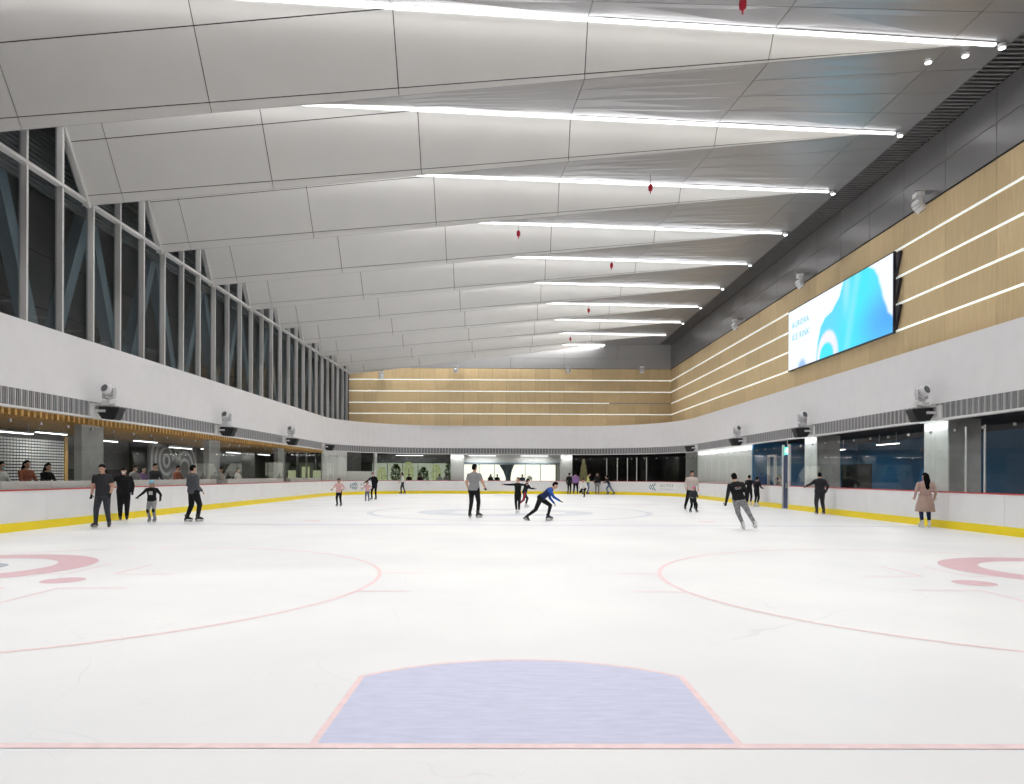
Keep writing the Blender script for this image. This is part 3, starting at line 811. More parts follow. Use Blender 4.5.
for k, (x0, x1) in enumerate(((-4.85, -3.72), (4.62, 5.62))):
    pl = empty('pillar', ((x0+x1)/2, 59.1, 0), label='pale pillar behind the far glass %s' % ('beside the planted windows', 'beside the dark room')[k], cat='pillar')
    h = (x1-x0)/2
    MB().bb((-h, -.4, -.04), (h, .4, 3.4)).build('shaft', 'plaster_pale', pl); MB().bb((-h-.02, -.42, -.03), (h+.02, .42, .14)).build('plinth', 'concrete', pl)
    cove(pl, (0, -.62, 3.33), (2*h, .08), 9)
MB().bb((-18.7, 10, -.05), (-13.8, 50, .24)).build('floor_walkway', 'floor_dark', label='raised dark walkway behind the left rink glass', cat='floor', kind='structure')
# perforated metal screen with rows of bright studs
ms = empty('metal_screen', (-17.0, 22.3, 0), label='tall screen of bright metal studs beside the concourse pillar', cat='screen')
MB().bb((-.06, 0, 0), (0, 4.0, 2.95)).build('backing', 'dark_wall', ms)
mb = MB()
for i in range(26):
    for j in range(24):
        mb.box((.03, .12+i*.15, .35+j*.105), (.05, .11, .065))
mb.build('studs', 'post_pale', ms, kind='stuff')
MB().bb((-.08, 4.0, 0), (.05, 4.18, 3.0)).build('frame_post', 'baffle_wood', ms)
# ring mural
rm = empty('ring_mural', (-17.6, 36.3, 2.15), label='large mural of pale concentric rings on the concourse wall', cat='mural')
MB().bb((-.1, -2.6, -2.1), (-.02, 2.6, .95)).build('board', 'grey_wall', rm)
for c, rr in (((-.9, .1), (1.5, 1.1, .7, .3)), ((1.1, -.35), (1.35, .95, .55))):
    for r in rr:
        mb = MB(); pts = [(0, c[0]+r*math.cos(2*math.pi*k/32), c[1]+r*math.sin(2*math.pi*k/32)) for k in range(33)]
        pts = [(x, y, min(z, .86)) for x, y, z in pts]
        for a, b in zip(pts[:-1], pts[1:]):
            if (Vector(a)-Vector(b)).length > 1e-3: mb.bar(a, b, .16, .03, up=(1,0,0))
        mb.build('ring', 'louver_fin', rm)
# shelves and doorway shapes in the far part of the left concourse
mat('dim_daylight', (.6, .65, .4), .5, emit=.42, ecol=(.75, .80, .48), noise=.1)
for k, x in enumerate((-15.2, -15.9, -16.8)):
    MB().bb((x, 51.6, -.04), (x+.12, 51.75, 3.35)).build('partition_post', 'post_pale', label='slim pale post before the lit openings of the left concourse', cat='post', group='slim posts by the lit openings')
for k, x in enumerate((-15.6, -16.5, -17.6)):
    MB().bb((x, 55.0, .5), (x+.6, 55.08, 1.9+.3*(k == 1))).build('lit_opening', 'dim_daylight', label='dim yellow lit opening at the end of the left concourse', cat='opening', group='lit openings in the left concourse')
MB().bb((-18.7, 55.1, -.04), (-13.9, 55.2, 3.42)).build('cross_wall', 'dark_wall', wcl)
# linear pendants
def pendant(x, y, z, l, label, group, along_y=True, top=3.4, watt=22):
    e = empty('pendant_light', (x, y, z), 0 if along_y else R(90), label=label, cat='light', group=group)
    MB().bb((-.06, -l/2, 0), (.06, l/2, .05)).build('housing', 'fixture_grey', e); MB().bb((-.05, -l/2+.01, -.03), (.05, l/2-.01, 0)).build('tube', 'strip_light', e)
    for sy in (-1, 1): MB().bb((-.008, sy*l*.4-.008, .05), (.008, sy*l*.4+.008, top-z)).build('wire', 'steel', e)
    ld = bpy.data.lights.new('pendant_lamp', 'AREA'); ld.shape = 'RECTANGLE'; ld.size = .1; ld.size_y = l; ld.energy = watt
    place('pendant_lamp', ld, e, loc=(0, 0, -.035))
for x, y, z, l in ((-15.4, 21.3, 2.85, 1.9), (-16.2, 24.4, 3.0, 1.6), (-15.6, 26.8, 2.85, 1.2), (-15.4, 29.2, 2.95, 1.8), (-16.0, 33.6, 2.85, 2.2), (-15.4, 35.5, 2.85, 2.0), (-15.6, 39.0, 2.8, 1.8), (-15.8, 44.5, 2.85, 2.0)):
    pendant(x, y, z, l, 'slim white linear light hung over the left concourse', 'linear lights in the left concourse', top=3.155)
for x, y, z, l in ((15.6, 19.3, 2.95, 1.3), (16.0, 28.6, 2.95, 1.6), (17.0, 35.0, 2.95, 1.5)):
    pendant(x, y, z, l, 'slim white linear light hung in the blue room', 'linear lights in the blue room', watt=45)

for x, y in ((-8.6, 60.3), (-2.2, 59.9), (2.4, 59.9)):  # added lamps that brighten the pale bulkhead and far rooms
    pendant(x, y, 3.3, 2.4, 'slim white linear light added to brighten the far concourse', 'added lights in the far concourse', along_y=False, watt=30)
# blue room on the right
wcr = struct('wall_concourse_right', 'blue room walls behind the right rink glass', 'wall')
MB().bb((19.6, 9, -.1), (19.9, 38.2, 3.45)).build('back_wall', 'blue_wall', wcr)
MB().bb((13.75, 38.0, -.04), (19.6, 38.25, 3.42)).build('end_wall', 'blue_wall', wcr)
MB().bb((13.75, 9.7, -.04), (19.6, 9.9, 3.42)).build('near_wall', 'dark_wall', wcr)
mb = MB()
for z in (.02, .9): mb.bb((19.5, 10, z), (19.6, 38, z+.06))
mb.build('dado_rail', 'navy', wcr)
for k in range(9):
    MB().bb((19.52, 11+k*3, .1), (19.6, 13.9+k*3, .88)).build('dado_panel', 'navy', wcr)
cabt = empty('dark_cabinet', (16.6, 32.2, 0), label='black cabinet with screen standing in the blue room', cat='cabinet')
MB().bb((-.35, -1.5, -.04), (.35, 1.5, .95)).build('body', 'soffit_dark', cabt)
MB().bb((-.12, -1.35, .98), (-.04, 1.35, 2.15)).build('display', 'speaker_black', cabt); MB().bb((-.2, -.3, .95), (.1, .3, .98)).build('stand', 'steel', cabt)
for k in range(3): MB().bb((-.37, -1.45+k*.98, .08), (-.35, -.53+k*.98, .88)).build('door', 'navy', cabt)
for y in (29.2, 31.6):
    e = empty('wall_light', (19.3, y, 2.75), label='small downlight washing the blue wall', cat='light', group='downlights on the blue wall')
    MB().lathe([(.05, .0), (.06, .02), (.06, .16), (.03, .18)], 12).build('can', 'fixture_grey', e)
    MB().bb((.05, -.03, .08), (.30, .03, .12)).build('arm', 'fixture_grey', e)
    ld = bpy.data.lights.new('downlight_lamp', 'SPOT'); ld.energy = 130; ld.spot_size = R(75); ld.spot_blend = .6; ld.color = (.8, .95, 1.); ld.shadow_soft_size = .04
    place('downlight_lamp', ld, e, loc=(0, 0, -.02))
# inner door frame by the blue end wall
df = struct('door_2', 'white framed glass doorway standing before the blue end wall', 'door')
for y in (35.3, 36.2): MB().bb((13.85, y-.05, -.04), (13.97, y+.05, 2.6)).build('jamb', 'post_pale', df)
MB().bb((13.85, 35.25, 2.6), (13.97, 36.25, 2.7)).build('head', 'post_pale', df)
# pale wall right behind the glass on the right, and round the far corner
wp = struct('wall_pale_right', 'pale panelled wall close behind the right glass', 'wall')
a, b = s_right(49.5), s_right(38.0)
n = 9
for i in range(n):
    mb = MB(); sweep(mb, a+(b-a)*i/n+.008, a+(b-a)*(i+1)/n-.008, .42, .5, -.04, 3.42); mb.build('wall_panel', 'plaster_pale', wp)
cove(wp, (XR+.28, 43.7, 3.33), (.08, 11.2), 38)
a = s_ratio((676-507)/683); b = s_right(49.5)
mb = MB(); sweep(mb, a, b, .9, 1.0, -.04, 3.42); mb.build('curved_wall', 'concrete', wp)
wq = struct('wall_pale_left', 'pale curved wall behind the glass at the far left corner', 'wall')
a = s_left(50.4); b = s_ratio((352-507)/683); n = 3
for i in range(n):
    mb = MB(); sweep(mb, a+(b-a)*i/n+.01, a+(b-a)*(i+1)/n-.01, .5, .6, -.04, 3.42); mb.build('wall_panel', 'plaster_pale', wq)
a, b = b, s_ratio((378-507)/683)
mb = MB(); sweep(mb, a, b, .5, .6, -.04, 1.85); mb.build('low_wall', 'plaster_pale', wq)
mb = MB(); sweep(mb, a, b+.2, 3.0, 3.1, -.04, 3.42); mb.build('inner_wall', 'concrete', wq)
mb = MB(); sweep(mb, b-.05, b+.2, .45, .65, -.04, 3.42); mb.build('corner_post', 'plaster_pale', wq)

# far rooms
wfr = struct('wall_concourse_far', 'far concourse walls with bright planted windows', 'wall')
MB().bb((-19.6, 68.2, -.3), (21.6, 68.6, 3.6)).build('back_wall', 'grey_wall', wfr)
MB().bb((4.95, 59.2, -.04), (5.15, 68.2, 3.42)).build('partition', 'dark_wall', wfr)
MB().bb((5.15, 64.0, -.04), (20.0, 64.2, 3.42)).build('dark_back_wall', 'dark_wall', wfr)
MB().bb((-4.4, 59.2, -.04), (-4.2, 62.5, 3.42)).build('partition', 'concrete', wfr)
MB().bb((-4.2, 60.6, 2.70), (4.95, 60.7, 3.42)).build('pale_bulkhead', 'plaster_pale', wfr)
MB().bb((-4.2, 60.5, 2.52), (4.95, 60.75, 2.70)).build('bulkhead_edge', 'brace_steel', wfr)
MB().bb((-13.5, 62.0, 2.75), (-4.4, 62.1, 3.42)).build('grey_bulkhead', 'concrete', wfr)
mat('green_daylight', (.6, .65, .5), .5, emit=.40, ecol=(.70, .77, .62), noise=.05)
w2 = struct('window_2', 'bright daylit window band across the far concourse', 'window')
for k in range(12):
    x0 = -13.4+k*1.52
    MB().bb((x0+.03, 67.9, .3), (x0+1.49, 67.95, 2.75)).build('pane', 'daylight' if k > 5 else 'green_daylight', w2); MB().bb((x0-.03, 67.8, .3), (x0+.03, 67.95, 2.75)).build('mullion', 'brace_steel', w2)
MB().bb((-13.4, 67.8, 2.75), (4.9, 68.0, 2.95)).build('window_head', 'brace_steel', w2)
MB().bb((-13.4, 67.8, .1), (4.9, 68.0, .3)).build('window_sill', 'brace_steel', w2)
col_ = empty('branching_column', (.1, 63.5, 0), label='dark flared steel column standing before the far windows', cat='column')
mb = MB(); mb.tube([(0,0,0), (0,0,1.4), (-.05,0,2.0), (-.1,0,2.6)], [.22, .25, .42, .75], 12); mb.build('stem', 'brace_steel', col_)
def shrub(name, x, y, h, rx, m, n, label, cat, group=None, z0=0., cone=False):
    e = empty(name, (x, y, z0), label=label, cat=cat, group=group); mb = MB(); rnd = random.Random(int(x*97+y*13))
    for _ in range(n):
        t = rnd.random()
        rr = rx*((1-t)*.95+.05) if cone else rx*math.sqrt(max(.05, 1-(2*t-1)**2))*.9
        a = rnd.uniform(0, 6.28); q = rr*math.sqrt(rnd.uniform(.3, 1)); c = Vector((q*math.cos(a), q*math.sin(a), h*.2+t*h*.8))
        u = Vector((rnd.uniform(-1,1), rnd.uniform(-1,1), rnd.uniform(-1,1))).normalized(); v = u.orthogonal().normalized(); s_ = rnd.uniform(.09, .2)
        mb.add([c-u*s_, c+v*s_*.45, c+u*s_, c-v*s_*.45], [(0,1,2,3)])
    mb.build('foliage', m, e); MB().tube([(0,0,0), (.01,0,h*.5), (0,0,h*.8)], [.05, .04, .015], 6).build('stem', 'soffit_brown', e)
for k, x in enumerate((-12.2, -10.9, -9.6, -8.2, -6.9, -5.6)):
    shrub('potted_shrub', x, 66.6+.4*(k % 2), 2.3+.3*(k % 3), .58, 'glow_leaf' if k % 2 == 0 else 'leaf', 260, 'leafy green shrub before the far window', 'shrub', 'shrubs before the far windows')
for k, x in enumerate((-3.0, -1.6, 2.2)):
    shrub('small_shrub', x, 66.8, 1.5, .35, 'leaf', 110, 'small dark shrub against the bright far window', 'shrub', 'small shrubs at the bright window')
shrub('christmas_tree', 6.75, 60.2, 3.0, .55, 'tree_gold', 700, 'lit conical christmas tree in the dark room behind the far glass', 'tree', cone=True)

# ------------------------------------------------------------------ people
def cmat(name, col, rough=.8, noise=.12, nscale=25): return mat('cloth_'+name, col, rough, noise=noise, nscale=nscale, spec=.2)
cmat('black', (.012, .012, .014)); cmat('charcoal', (.035, .036, .042)); cmat('grey', (.30, .30, .31)); cmat('jean', (.05, .055, .065), noise=.4)
cmat('jacket', (.085, .09, .10)); cmat('pink', (.72, .45, .45)); cmat('white', (.72, .71, .70)); cmat('purple', (.26, .15, .34)); cmat('yellow', (.62, .62, .22))
cmat('cream', (.60, .52, .47)); cmat('navy', (.02, .03, .09)); cmat('blue', (.03, .10, .42)); cmat('red', (.42, .03, .06)); cmat('trench', (.48, .34, .29), noise=.08)
cmat('pattern', (.24, .24, .25), noise=.55, nscale=22); cmat('blue_jean', (.12, .17, .25), noise=.3); cmat('rust', (.40, .14, .09)); cmat('trench_belt', (.42, .29, .245)); cmat('teal', (.25, .55, .60))
mat('skin', (.60, .36, .26), .5, noise=.06, nscale=20); mat('lips', (.42, .13, .12), .5, noise=.05); mat('eye', (.03, .02, .02), .3, noise=.05)
mat('hair_black', (.006, .005, .005), .85, noise=.3, nscale=40, spec=.1); mat('hair_brown', (.03, .017, .011), .85, noise=.3, nscale=40, spec=.1)
mat('boot_black', (.02, .02, .022), .35, noise=.1); mat('boot_white', (.75, .75, .74), .35, noise=.04); mat('boot_grey', (.22, .22, .23), .4, noise=.1)
mat('blade', (.6, .6, .62), .2, metal=1., noise=.05)
mat('helmet_blue', (.20, .55, .75), .3, noise=.03); mat('helmet_pink', (.80, .16, .36), .3, noise=.05); mat('helmet_brown', (.10, .035, .03), .4, noise=.1); mat('helmet_black', (.02, .02, .02), .35, noise=.1)
mat('mask_white', (.78, .80, .80), .7, noise=.03); mat('mask_blue', (.28, .62, .70), .7, noise=.03); mat('print_white', (.45, .45, .45), .6, noise=.3, nscale=60)

def skate_mesh(col):
    mb = MB()
    # boot: ankle shaft and foot lofted along its length (toe towards +Y)
    mb.tube([(0, -.045, .10), (0, -.045, .17), (0, -.048, .21), (0, -.05, .25)], [.052, .050, .049, .054], 10)
    secs = [(-.105, .035, .052, .06), (-.08, .044, .06, .085), (-.03, .044, .075, .12), (.04, .046, .065, .10), (.10, .048, .045, .075), (.145, .04, .035, .06), (.165, .02, .02, .045)]
    rings = []
    for y, w_, hh, zc in secs: rings.append([Vector((w_*math.cos(t), y, .055+max(0, zc*.75+hh*.75*math.sin(t)))) for t in [2*math.pi*k/10 for k in range(10)]])
    V = [v for r in rings for v in r]; F = []
    for i in range(len(rings)-1):
        for k in range(10): F.append((i*10+k, i*10+(k+1)%10, (i+1)*10+(k+1)%10, (i+1)*10+k))
    F += [tuple(range(9, -1, -1)), tuple((len(rings)-1)*10+k for k in range(10))]
    mb.add(V, F)
    mb.prism([(-.035, -.11), (.035, -.11), (.045, .06), (.035, .15), (-.035, .15), (-.045, .06)], .05, .065)
    boot = mb.mesh('skate', col, True)
    bl = MB(); bl.prism([(-.12, .004), (.12, .0), (.165, .012), (.17, .03), (-.13, .03)], -.003, .003, mtx=Matrix(((0,0,1,0), (1,0,0,0), (0,1,0,0), (0,0,0,1))))
    for y in (-.07, .09): bl.bb((-.012, y-.03, .028), (.012, y+.03, .055))
    return boot, bl.mesh('blade', 'blade')
SK = {k: skate_mesh('boot_'+k) for k in ('black', 'white', 'grey')}

def ik(p, q, a, b, hint):
    d = q-p; l = d.length
    if l > (a+b)*.998: q = p+d*((a+b)*.998/l); d = q-p; l = d.length
    l = max(l, abs(a-b)+.01); x = (a*a-b*b+l*l)/(2*l); h = math.sqrt(max(0, a*a-x*x)); u = d.normalized()
    v = Vector(hint)-u*Vector(hint).dot(u)
    if v.length < 1e-4: v = u.orthogonal()
    return p+u*x+v.normalized()*h, q

def person(label, x, y, face, H, top, bottom, skate='black', hair='short', hcol='hair_black', lean=0, side=0, bulk=1., feet=None, hands=None, hip=None, toe=(0, 0),
           sleeve='long', glove=None, mask=None, head=(0, 0), extras=(), waist=.0, inner=None, sleeves=None, group=None, lower=None, z0=0., knees=None, shoes=True):
    """face: compass heading, 0 looks along +Y, 90 along +X. feet/hands are local (x right, y forward, z up) targets in units of H."""
    e = empty('person', (x, y, z0), -R(face), label=label, cat='person', group=group)
    sk = .075 if shoes else .0
    S = H
    lift = sk*H/1.75
    hipc = Vector((0, 0, .522)) if hip is None else Vector(hip)+Vector((0, 0, .018))
    hipc = hipc*S+Vector((0, 0, lift))
    RL = Matrix.Rotation(R(-lean), 3, 'X')
    RS = Matrix.Rotation(R(side), 3, 'Y'); T = RS @ RL
    def tp(v): return hipc+T @ (Vector(v)*S)
    feet = feet or [(-.055, 0, 0), (.055, 0, 0)]
    b = bulk*1.06
    segs = []                       # (p, q, r0, r1, material key)
    blob = MB()
    def limb(p, q, r0, r1, key, n=10):
        p, q = Vector(p), Vector(q); d = (q-p); L_ = d.length; u = d.normalized()
        pts = [p-u*r0*.85, p-u*r0*.5, p, p+d*.35, p+d*.7, q, q+u*r1*.5, q+u*r1*.85]
        rs = [r0*.45, r0*.86, r0, lerp(r0, r1, .3), lerp(r0, r1, .72), r1, r1*.86, r1*.45]
        blob.tube(pts, rs, n); segs.append((p, q, r0, r1, key))
    # torso loft
    tor = [(-.055, .070, .055, 0), (-.02, .092*b, .070*b, 0), (.03, .094*b, .070*b, 0), (.10, .082*b, .060*b, .004), (.17, .090*b, .064*b, .004), (.24, .100*b, .068*b, .0), (.285, .098*b, .055*b, -.006), (.315, .07*b, .042, -.008), (.335, .038, .034, -.006)]
    V = []; n = 14
    for z, wx, wy, oy in tor:
        for k in range(n):
            a = 2*math.pi*k/n; c, s_ = math.cos(a), math.sin(a)
            V.append(tp((wx*math.copysign(abs(c)**.8, c), oy+wy*math.copysign(abs(s_)**.8, s_), z)))
    F = []
    for i in range(len(tor)-1):
        for k in range(n): F.append((i*n+k, i*n+(k+1)%n, (i+1)*n+(k+1)%n, (i+1)*n+k))
    F += [tuple(range(n-1, -1, -1)), tuple((len(tor)-1)*n+k for k in range(n))]
    blob.add(V, F)
    wl_ = waist
    segs.append((tp((0, 0, wl_+.03)), tp((0, 0, .245)), .085*S*b, .070*S*b, 'top')); segs.append((tp((0, 0, -.05)), tp((0, 0, wl_-.03)), .085*S*b, .085*S*b, 'bottom'))
    # neck and head
    nb = tp((0, -.004, .315)); Hd = T @ Matrix.Rotation(-R(head[0]), 3, 'Z') @ Matrix.Rotation(-R(head[1])+R(lean*.75), 3, 'X')
    hc = nb+(T @ Vector((0, .004, .032)))*S+(Hd @ Vector((0, .012, .062)))*S
    limb(nb-(T @ Vector((0, 0, .02)))*S, hc-(Hd @ Vector((0, .012, .03)))*S, .034*S, .032*S, 'neck')
    kid = 1.06+max(0, (1.45-H))*.45
    hs = S*kid
    def hp(v): return hc+(Hd @ Vector(v))*hs
    blob.ell(hc+(Hd @ Vector((0, -.004, .008)))*hs, (.043*hs, .052*hs, .056*hs), Hd, 14, 10)
    blob.ell(hp((0, .012, -.028)), (.033*hs, .036*hs, .038*hs), Hd, 12, 8)
    blob.ell(hp((0, .052, -.010)), (.009*hs, .012*hs, .013*hs), Hd, 8, 6)
    for sx in (-1, 1): blob.ell(hp((sx*.043, -.004, -.006)), (.008*hs, .012*hs, .018*hs), Hd, 8, 6)
    segs.append((hp((0, 0, -.03)), hp((0, 0, .03)), .045*hs, .045*hs, 'skin'))
    # arms
    UA, FA = .165*S, .145*S
    hands = hands or [(-.135, .02, -.30), (.135, .02, -.30)]
    hand_geo = []
    for i, sx in enumerate((-1, 1)):
        sh = tp((sx*.100*min(b, 1.12), -.004, .275)); tgt = sh+Vector(hands[i])*S-Vector((sx*.100*S*min(b, 1.12), 0, 0)) if len(hands[i]) == 3 else sh
        el, wr_ = ik(sh, tgt, UA, FA, (sx*.35, -1, -.2))
        slv = sleeves or 'top'
        limb(sh, el, .033*S*b, .027*S*b, slv)
        if sleeve == 'short':
            segs.pop(); m_ = sh.lerp(el, .62); segs.append((sh, m_, .033*S, .029*S, slv)); segs.append((m_+(el-sh)*.03, el, .029*S, .027*S, 'skin'))
        limb(el, wr_, .026*S*(b if sleeve == 'long' else 1), .019*S*(b if sleeve == 'long' else 1), 'skin' if sleeve == 'short' else slv)
        u = (wr_-el).normalized(); side_ = u.cross(Vector((0, 1, 0)) if abs(u.y) < .8 else Vector((0, 0, 1))).normalized(); nrm = side_.cross(u)
        if (nrm.x*sx) > 0: nrm = -nrm
        side_ = u.cross(nrm)
        pc = wr_+u*.030*S; blob.ell(pc, (.012*S, .022*S, .030*S), Matrix((nrm, side_, u)).transposed(), 8, 6)
        segs.append((wr_+u*.012*S, wr_+u*.05*S, .020*S, .020*S, 'hand')); hand_geo.append((wr_, u, side_, nrm))
    # legs
    TH, SHK = .245*S, .235*S; feet_geo = []
    for i, sx in enumerate((-1, 1)):
        hj = hipc+(RS @ Vector((sx*.050*S, 0, -.015*S)))
        f = feet[i]; ft = Vector((f[0]*S, f[1]*S, f[2]*S)); ank = ft+Vector((0, -.03*S, lift+.045*S))
        kh = (sx*.1, 1, .1) if not knees else knees[i]
        kn, ank2 = ik(hj, ank, TH, SHK, kh)
        limb(hj, kn, .054*S*b, .037*S*b, 'bottom'); limb(kn, ank2, .036*S*b, .025*S*b, lower or 'bottom')
        ft = ank2-Vector((0, -.03*S, lift+.045*S)); feet_geo.append((ft, kn, ank2))
        if not shoes: blob.ell(ft+Vector((0, .03*S, .02*S)), (.028*S, .075*S, .022*S), None, 10, 6); segs.append((ft-Vector((0, .03*S, -.02*S)), ft+Vector((0, .1*S, .02*S)), .03*S, .03*S, 'shoe'))
    # voxel union of the blobs gives one continuous surface
    tmp = place('tmp', blob.mesh('tmp', 'skin')); md = tmp.modifiers.new('r', 'REMESH'); md.mode = 'VOXEL'; md.voxel_size = .0082*S
    sm_ = tmp.modifiers.new('s', 'SMOOTH'); sm_.factor = .5; sm_.iterations = 3
    bpy.context.view_layer.update(); dg = bpy.context.evaluated_depsgraph_get(); me = bpy.data.meshes.new_from_object(tmp.evaluated_get(dg))
    om = tmp.data; bpy.data.objects.remove(tmp); bpy.data.meshes.remove(om)
    keys = {'top': 'cloth_'+top, 'bottom': 'cloth_'+bottom, 'skin': 'skin', 'neck': 'skin', 'hand': ('cloth_'+glove) if glove else 'skin', 'eye': 'eye', 'lips': 'lips', 'shoe': 'boot_black'}
    if sleeves: keys[sleeves] = 'cloth_'+sleeves
    if lower: keys[lower] = lower if lower == 'skin' else 'cloth_'+lower
    if inner: keys['inner'] = 'cloth_'+inner
    order = list(keys)
    # add fingers to the same mesh
    fb = MB(); fi = order.index('hand')
    for wr_, u, sd, nr in hand_geo:
        for k, (o, l) in enumerate(((-.015, .036), (-.005, .043), (.005, .040), (.014, .031))):
            p0 = wr_+u*.050*S+sd*o*S; p1 = p0+(u*.9+nr*.35)*l*.55*S+sd*o*.15*S; p2 = p1+(u*.6+nr*.8).normalized()*l*.5*S
            fb.tube([p0-u*.012*S, p0, p1, p2], [.0052*S, .0056*S, .0052*S, .0036*S], 5, fi)
        p0 = wr_+u*.018*S-sd*.018*S; p1 = p0+(u*.6-sd*.7+nr*.2)*.024*S; p2 = p1+(u*.9-sd*.1+nr*.3)*.020*S
        fb.tube([p0, p1, p2], [.0068*S, .006*S, .0042*S], 5, fi)
    bm = bmesh.new(); bm.from_mesh(me)
    SG = [(p, q-p, max((q-p).length_squared, 1e-9), r0, r1, order.index(k)) for p, q, r0, r1, k in segs]
    ie, il = order.index('eye'), order.index('lips'); eyes = [hp((sx*.018, .046, .004)) for sx in (-1, 1)]; mouth = hp((0, .046, -.036)); isk = order.index('skin')
    belly = tp((0, .07, .17))
    for f in bm.faces:
        c = f.calc_center_median(); best = 1e9; bi = 0
        for p, d, l2, r0, r1, ki in SG:
            t = (c-p).dot(d)/l2; t = 0 if t < 0 else 1 if t > 1 else t
            dd = (c-p-d*t).length-(r0+(r1-r0)*t)
            if dd < best: best = dd; bi = ki
        if bi == isk:
            if min((c-q).length for q in eyes) < .0085*hs: bi = ie
            elif abs((Hd.transposed() @ (c-mouth)).z) < .006*hs and (c-mouth).length < .018*hs: bi = il
        if inner and bi == 0 and (T.transposed() @ (c-belly)).y > -.02*S and abs((T.transposed() @ (c-belly)).x) < .03*S: bi = order.index('inner')
        f.material_index = bi; f.smooth = True
    bm.to_mesh(me); bm.free()
    # append fingers
    nv = len(me.vertices); allv = [v.co.copy() for v in me.vertices]+[Vector(v) for v in fb.v]
    allf = [tuple(p.vertices) for p in me.polygons]+[tuple(i+nv for i in f) for f in fb.f]; mi = [p.material_index for p in me.polygons]+fb.m
    m2 = bpy.data.meshes.new('body'); m2.from_pydata(allv, [], allf); bpy.data.meshes.remove(me)
    for k in order: m2.materials.append(MATS[keys[k]])
    m2.polygons.foreach_set('material_index', mi); m2.polygons.foreach_set('use_smooth', [True]*len(allf)); m2.update()
    place('body', m2, e)
    # skates
    sc = H/1.75*(1.0 if H > 1.5 else 1.08)
    if shoes:
        for i, (ft, kn, an) in enumerate(feet_geo):
            up_ = (kn-an).normalized(); up_ = Vector((0, 0, 1)).lerp(up_, .55).normalized()
            fw = Matrix.Rotation(-R(toe[i]), 3, 'Z') @ Vector((0, 1, 0))
            if feet[i][2] > .03: fw = (fw+Vector((0, 0, -.5))).normalized(); up_ = (kn-an).normalized()
            elif (an-hipc).y < -.18*S: up_ = Vector((0, 0, 1)).lerp((kn-an).normalized(), .75).normalized()
            elif knees is None: up_ = Vector((0, 0, 1)).lerp(Vector((up_.x, 0, up_.z)), .8).normalized()
            rt = fw.cross(up_).normalized(); fw = up_.cross(rt)
            o = an-up_*.135*sc+fw*.035*sc
            if feet[i][2] <= .03: o.z = max(.004, o.z) if abs(up_.x) > .1 else .004
            m4 = Matrix((rt*sc, fw*sc, up_*sc)).transposed().to_4x4(); m4.translation = o
            b_ = place('skate', SK[skate][0], e, mtx=m4); place('blade', SK[skate][1], b_)
    # hair or headgear
    def shell(name, m, grow, rule, push=.80, ext=None, cz=.010):
        mb = MB(); mb.ell((0, -.004, cz), (.043*grow, .052*grow, .056*grow), None, 18, 14)
        vs = []
        for v in mb.v:
            v = Vector(v); q = Vector((v.x/.043, (v.y+.004)/.052, (v.z-cz)/.056))
            if not rule(q): v = Vector((v.x*push/grow, (v.y+.004)*push/grow-.004, (v.z-cz)*push/grow+cz))
            vs.append(hc+(Hd @ v)*hs)
        mb.v = vs; return mb.build(name, m, e, smooth=True)
    hairrule = lambda q: q.z > .55*q.y+.02 if q.y > -.1 else q.z > -.75
    if hair in ('short', 'bun', 'long', 'ponytail'):
        shell('hair', hcol, 1.17, hairrule)
    if hair == 'bun': MB().ell(hp((0, -.045, .055)), (.024*hs, .022*hs, .022*hs), None, 10, 8).build('hair_bun', hcol, e, smooth=True)
    if hair == 'ponytail': MB().tube([hp((0, -.045, .025)), hp((0, -.075, .005)), hp((0, -.07, -.05)), hp((0, -.062, -.10))], [.012*hs, .022*hs, .018*hs, .006*hs], 8).build('ponytail', hcol, e, smooth=True)
    if hair == 'long':
        mb = MB(); secs = [(.045, .046, .036, -.026), (-.02, .056, .042, -.032), (-.07, .060, .036, -.048), (-.13, .058, .030, -.064), (-.20, .048, .024, -.072), (-.235, .020, .010, -.070)]
        V = []; n = 12
        for z, wx, wy, oy in secs:
            for k in range(n): V.append(hp((wx*math.cos(2*math.pi*k/n), oy+wy*math.sin(2*math.pi*k/n), z)))
        F = [(i*n+k, i*n+(k+1)%n, (i+1)*n+(k+1)%n, (i+1)*n+k) for i in range(len(secs)-1) for k in range(n)]+[tuple(range(n-1, -1, -1)), tuple((len(secs)-1)*n+k for k in range(n))]
        mb.add(V, F).build('long_hair', hcol, e, smooth=True)
    if hair.startswith('helmet'):
        hm = hair.replace('helmet', 'helmet')
        h_ = shell('helmet', hm, 1.28, lambda q: q.z > .30*q.y-.02 if q.y > 0 else q.z > -.35, .86)
        mb = MB()
        for sx in (-1, 1): mb.bar(hp((sx*.046, .004, .012)), hp((sx*.022, .028, -.064)), .010*hs, .006*hs)
        mb.build('chin_strap', 'cloth_black', e)
    if hair == 'cap':
        shell('hair', hcol, 1.09, hairrule)
        shell('cap', 'cloth_black', 1.20, lambda q: q.z > .18, .86)
        mb = MB(); P = [(-.036, .036), (-.03, .075), (0, .09), (.03, .075), (.036, .036)]
        mb.add([hp((x_, y_, .030-.08*(y_-.036))) for x_, y_ in P]+[hp((x_, y_, .037-.08*(y_-.036))) for x_, y_ in P], [(4,3,2,1,0), (5,6,7,8,9)]+[(k, (k+1) % 5, 5+(k+1) % 5, 5+k) for k in range(5)]); mb.build('cap_peak', 'cloth_black', e)
    if mask:
        mb = MB(); mb.ell((0, 0, 0), (1, 1, 1), None, 10, 8)
        mb.v = [tuple(hp((v[0]*.031, .026+v[1]*.031, -.028+v[2]*.027))) for v in mb.v]; mb.build('face_mask', mask, e, smooth=True)
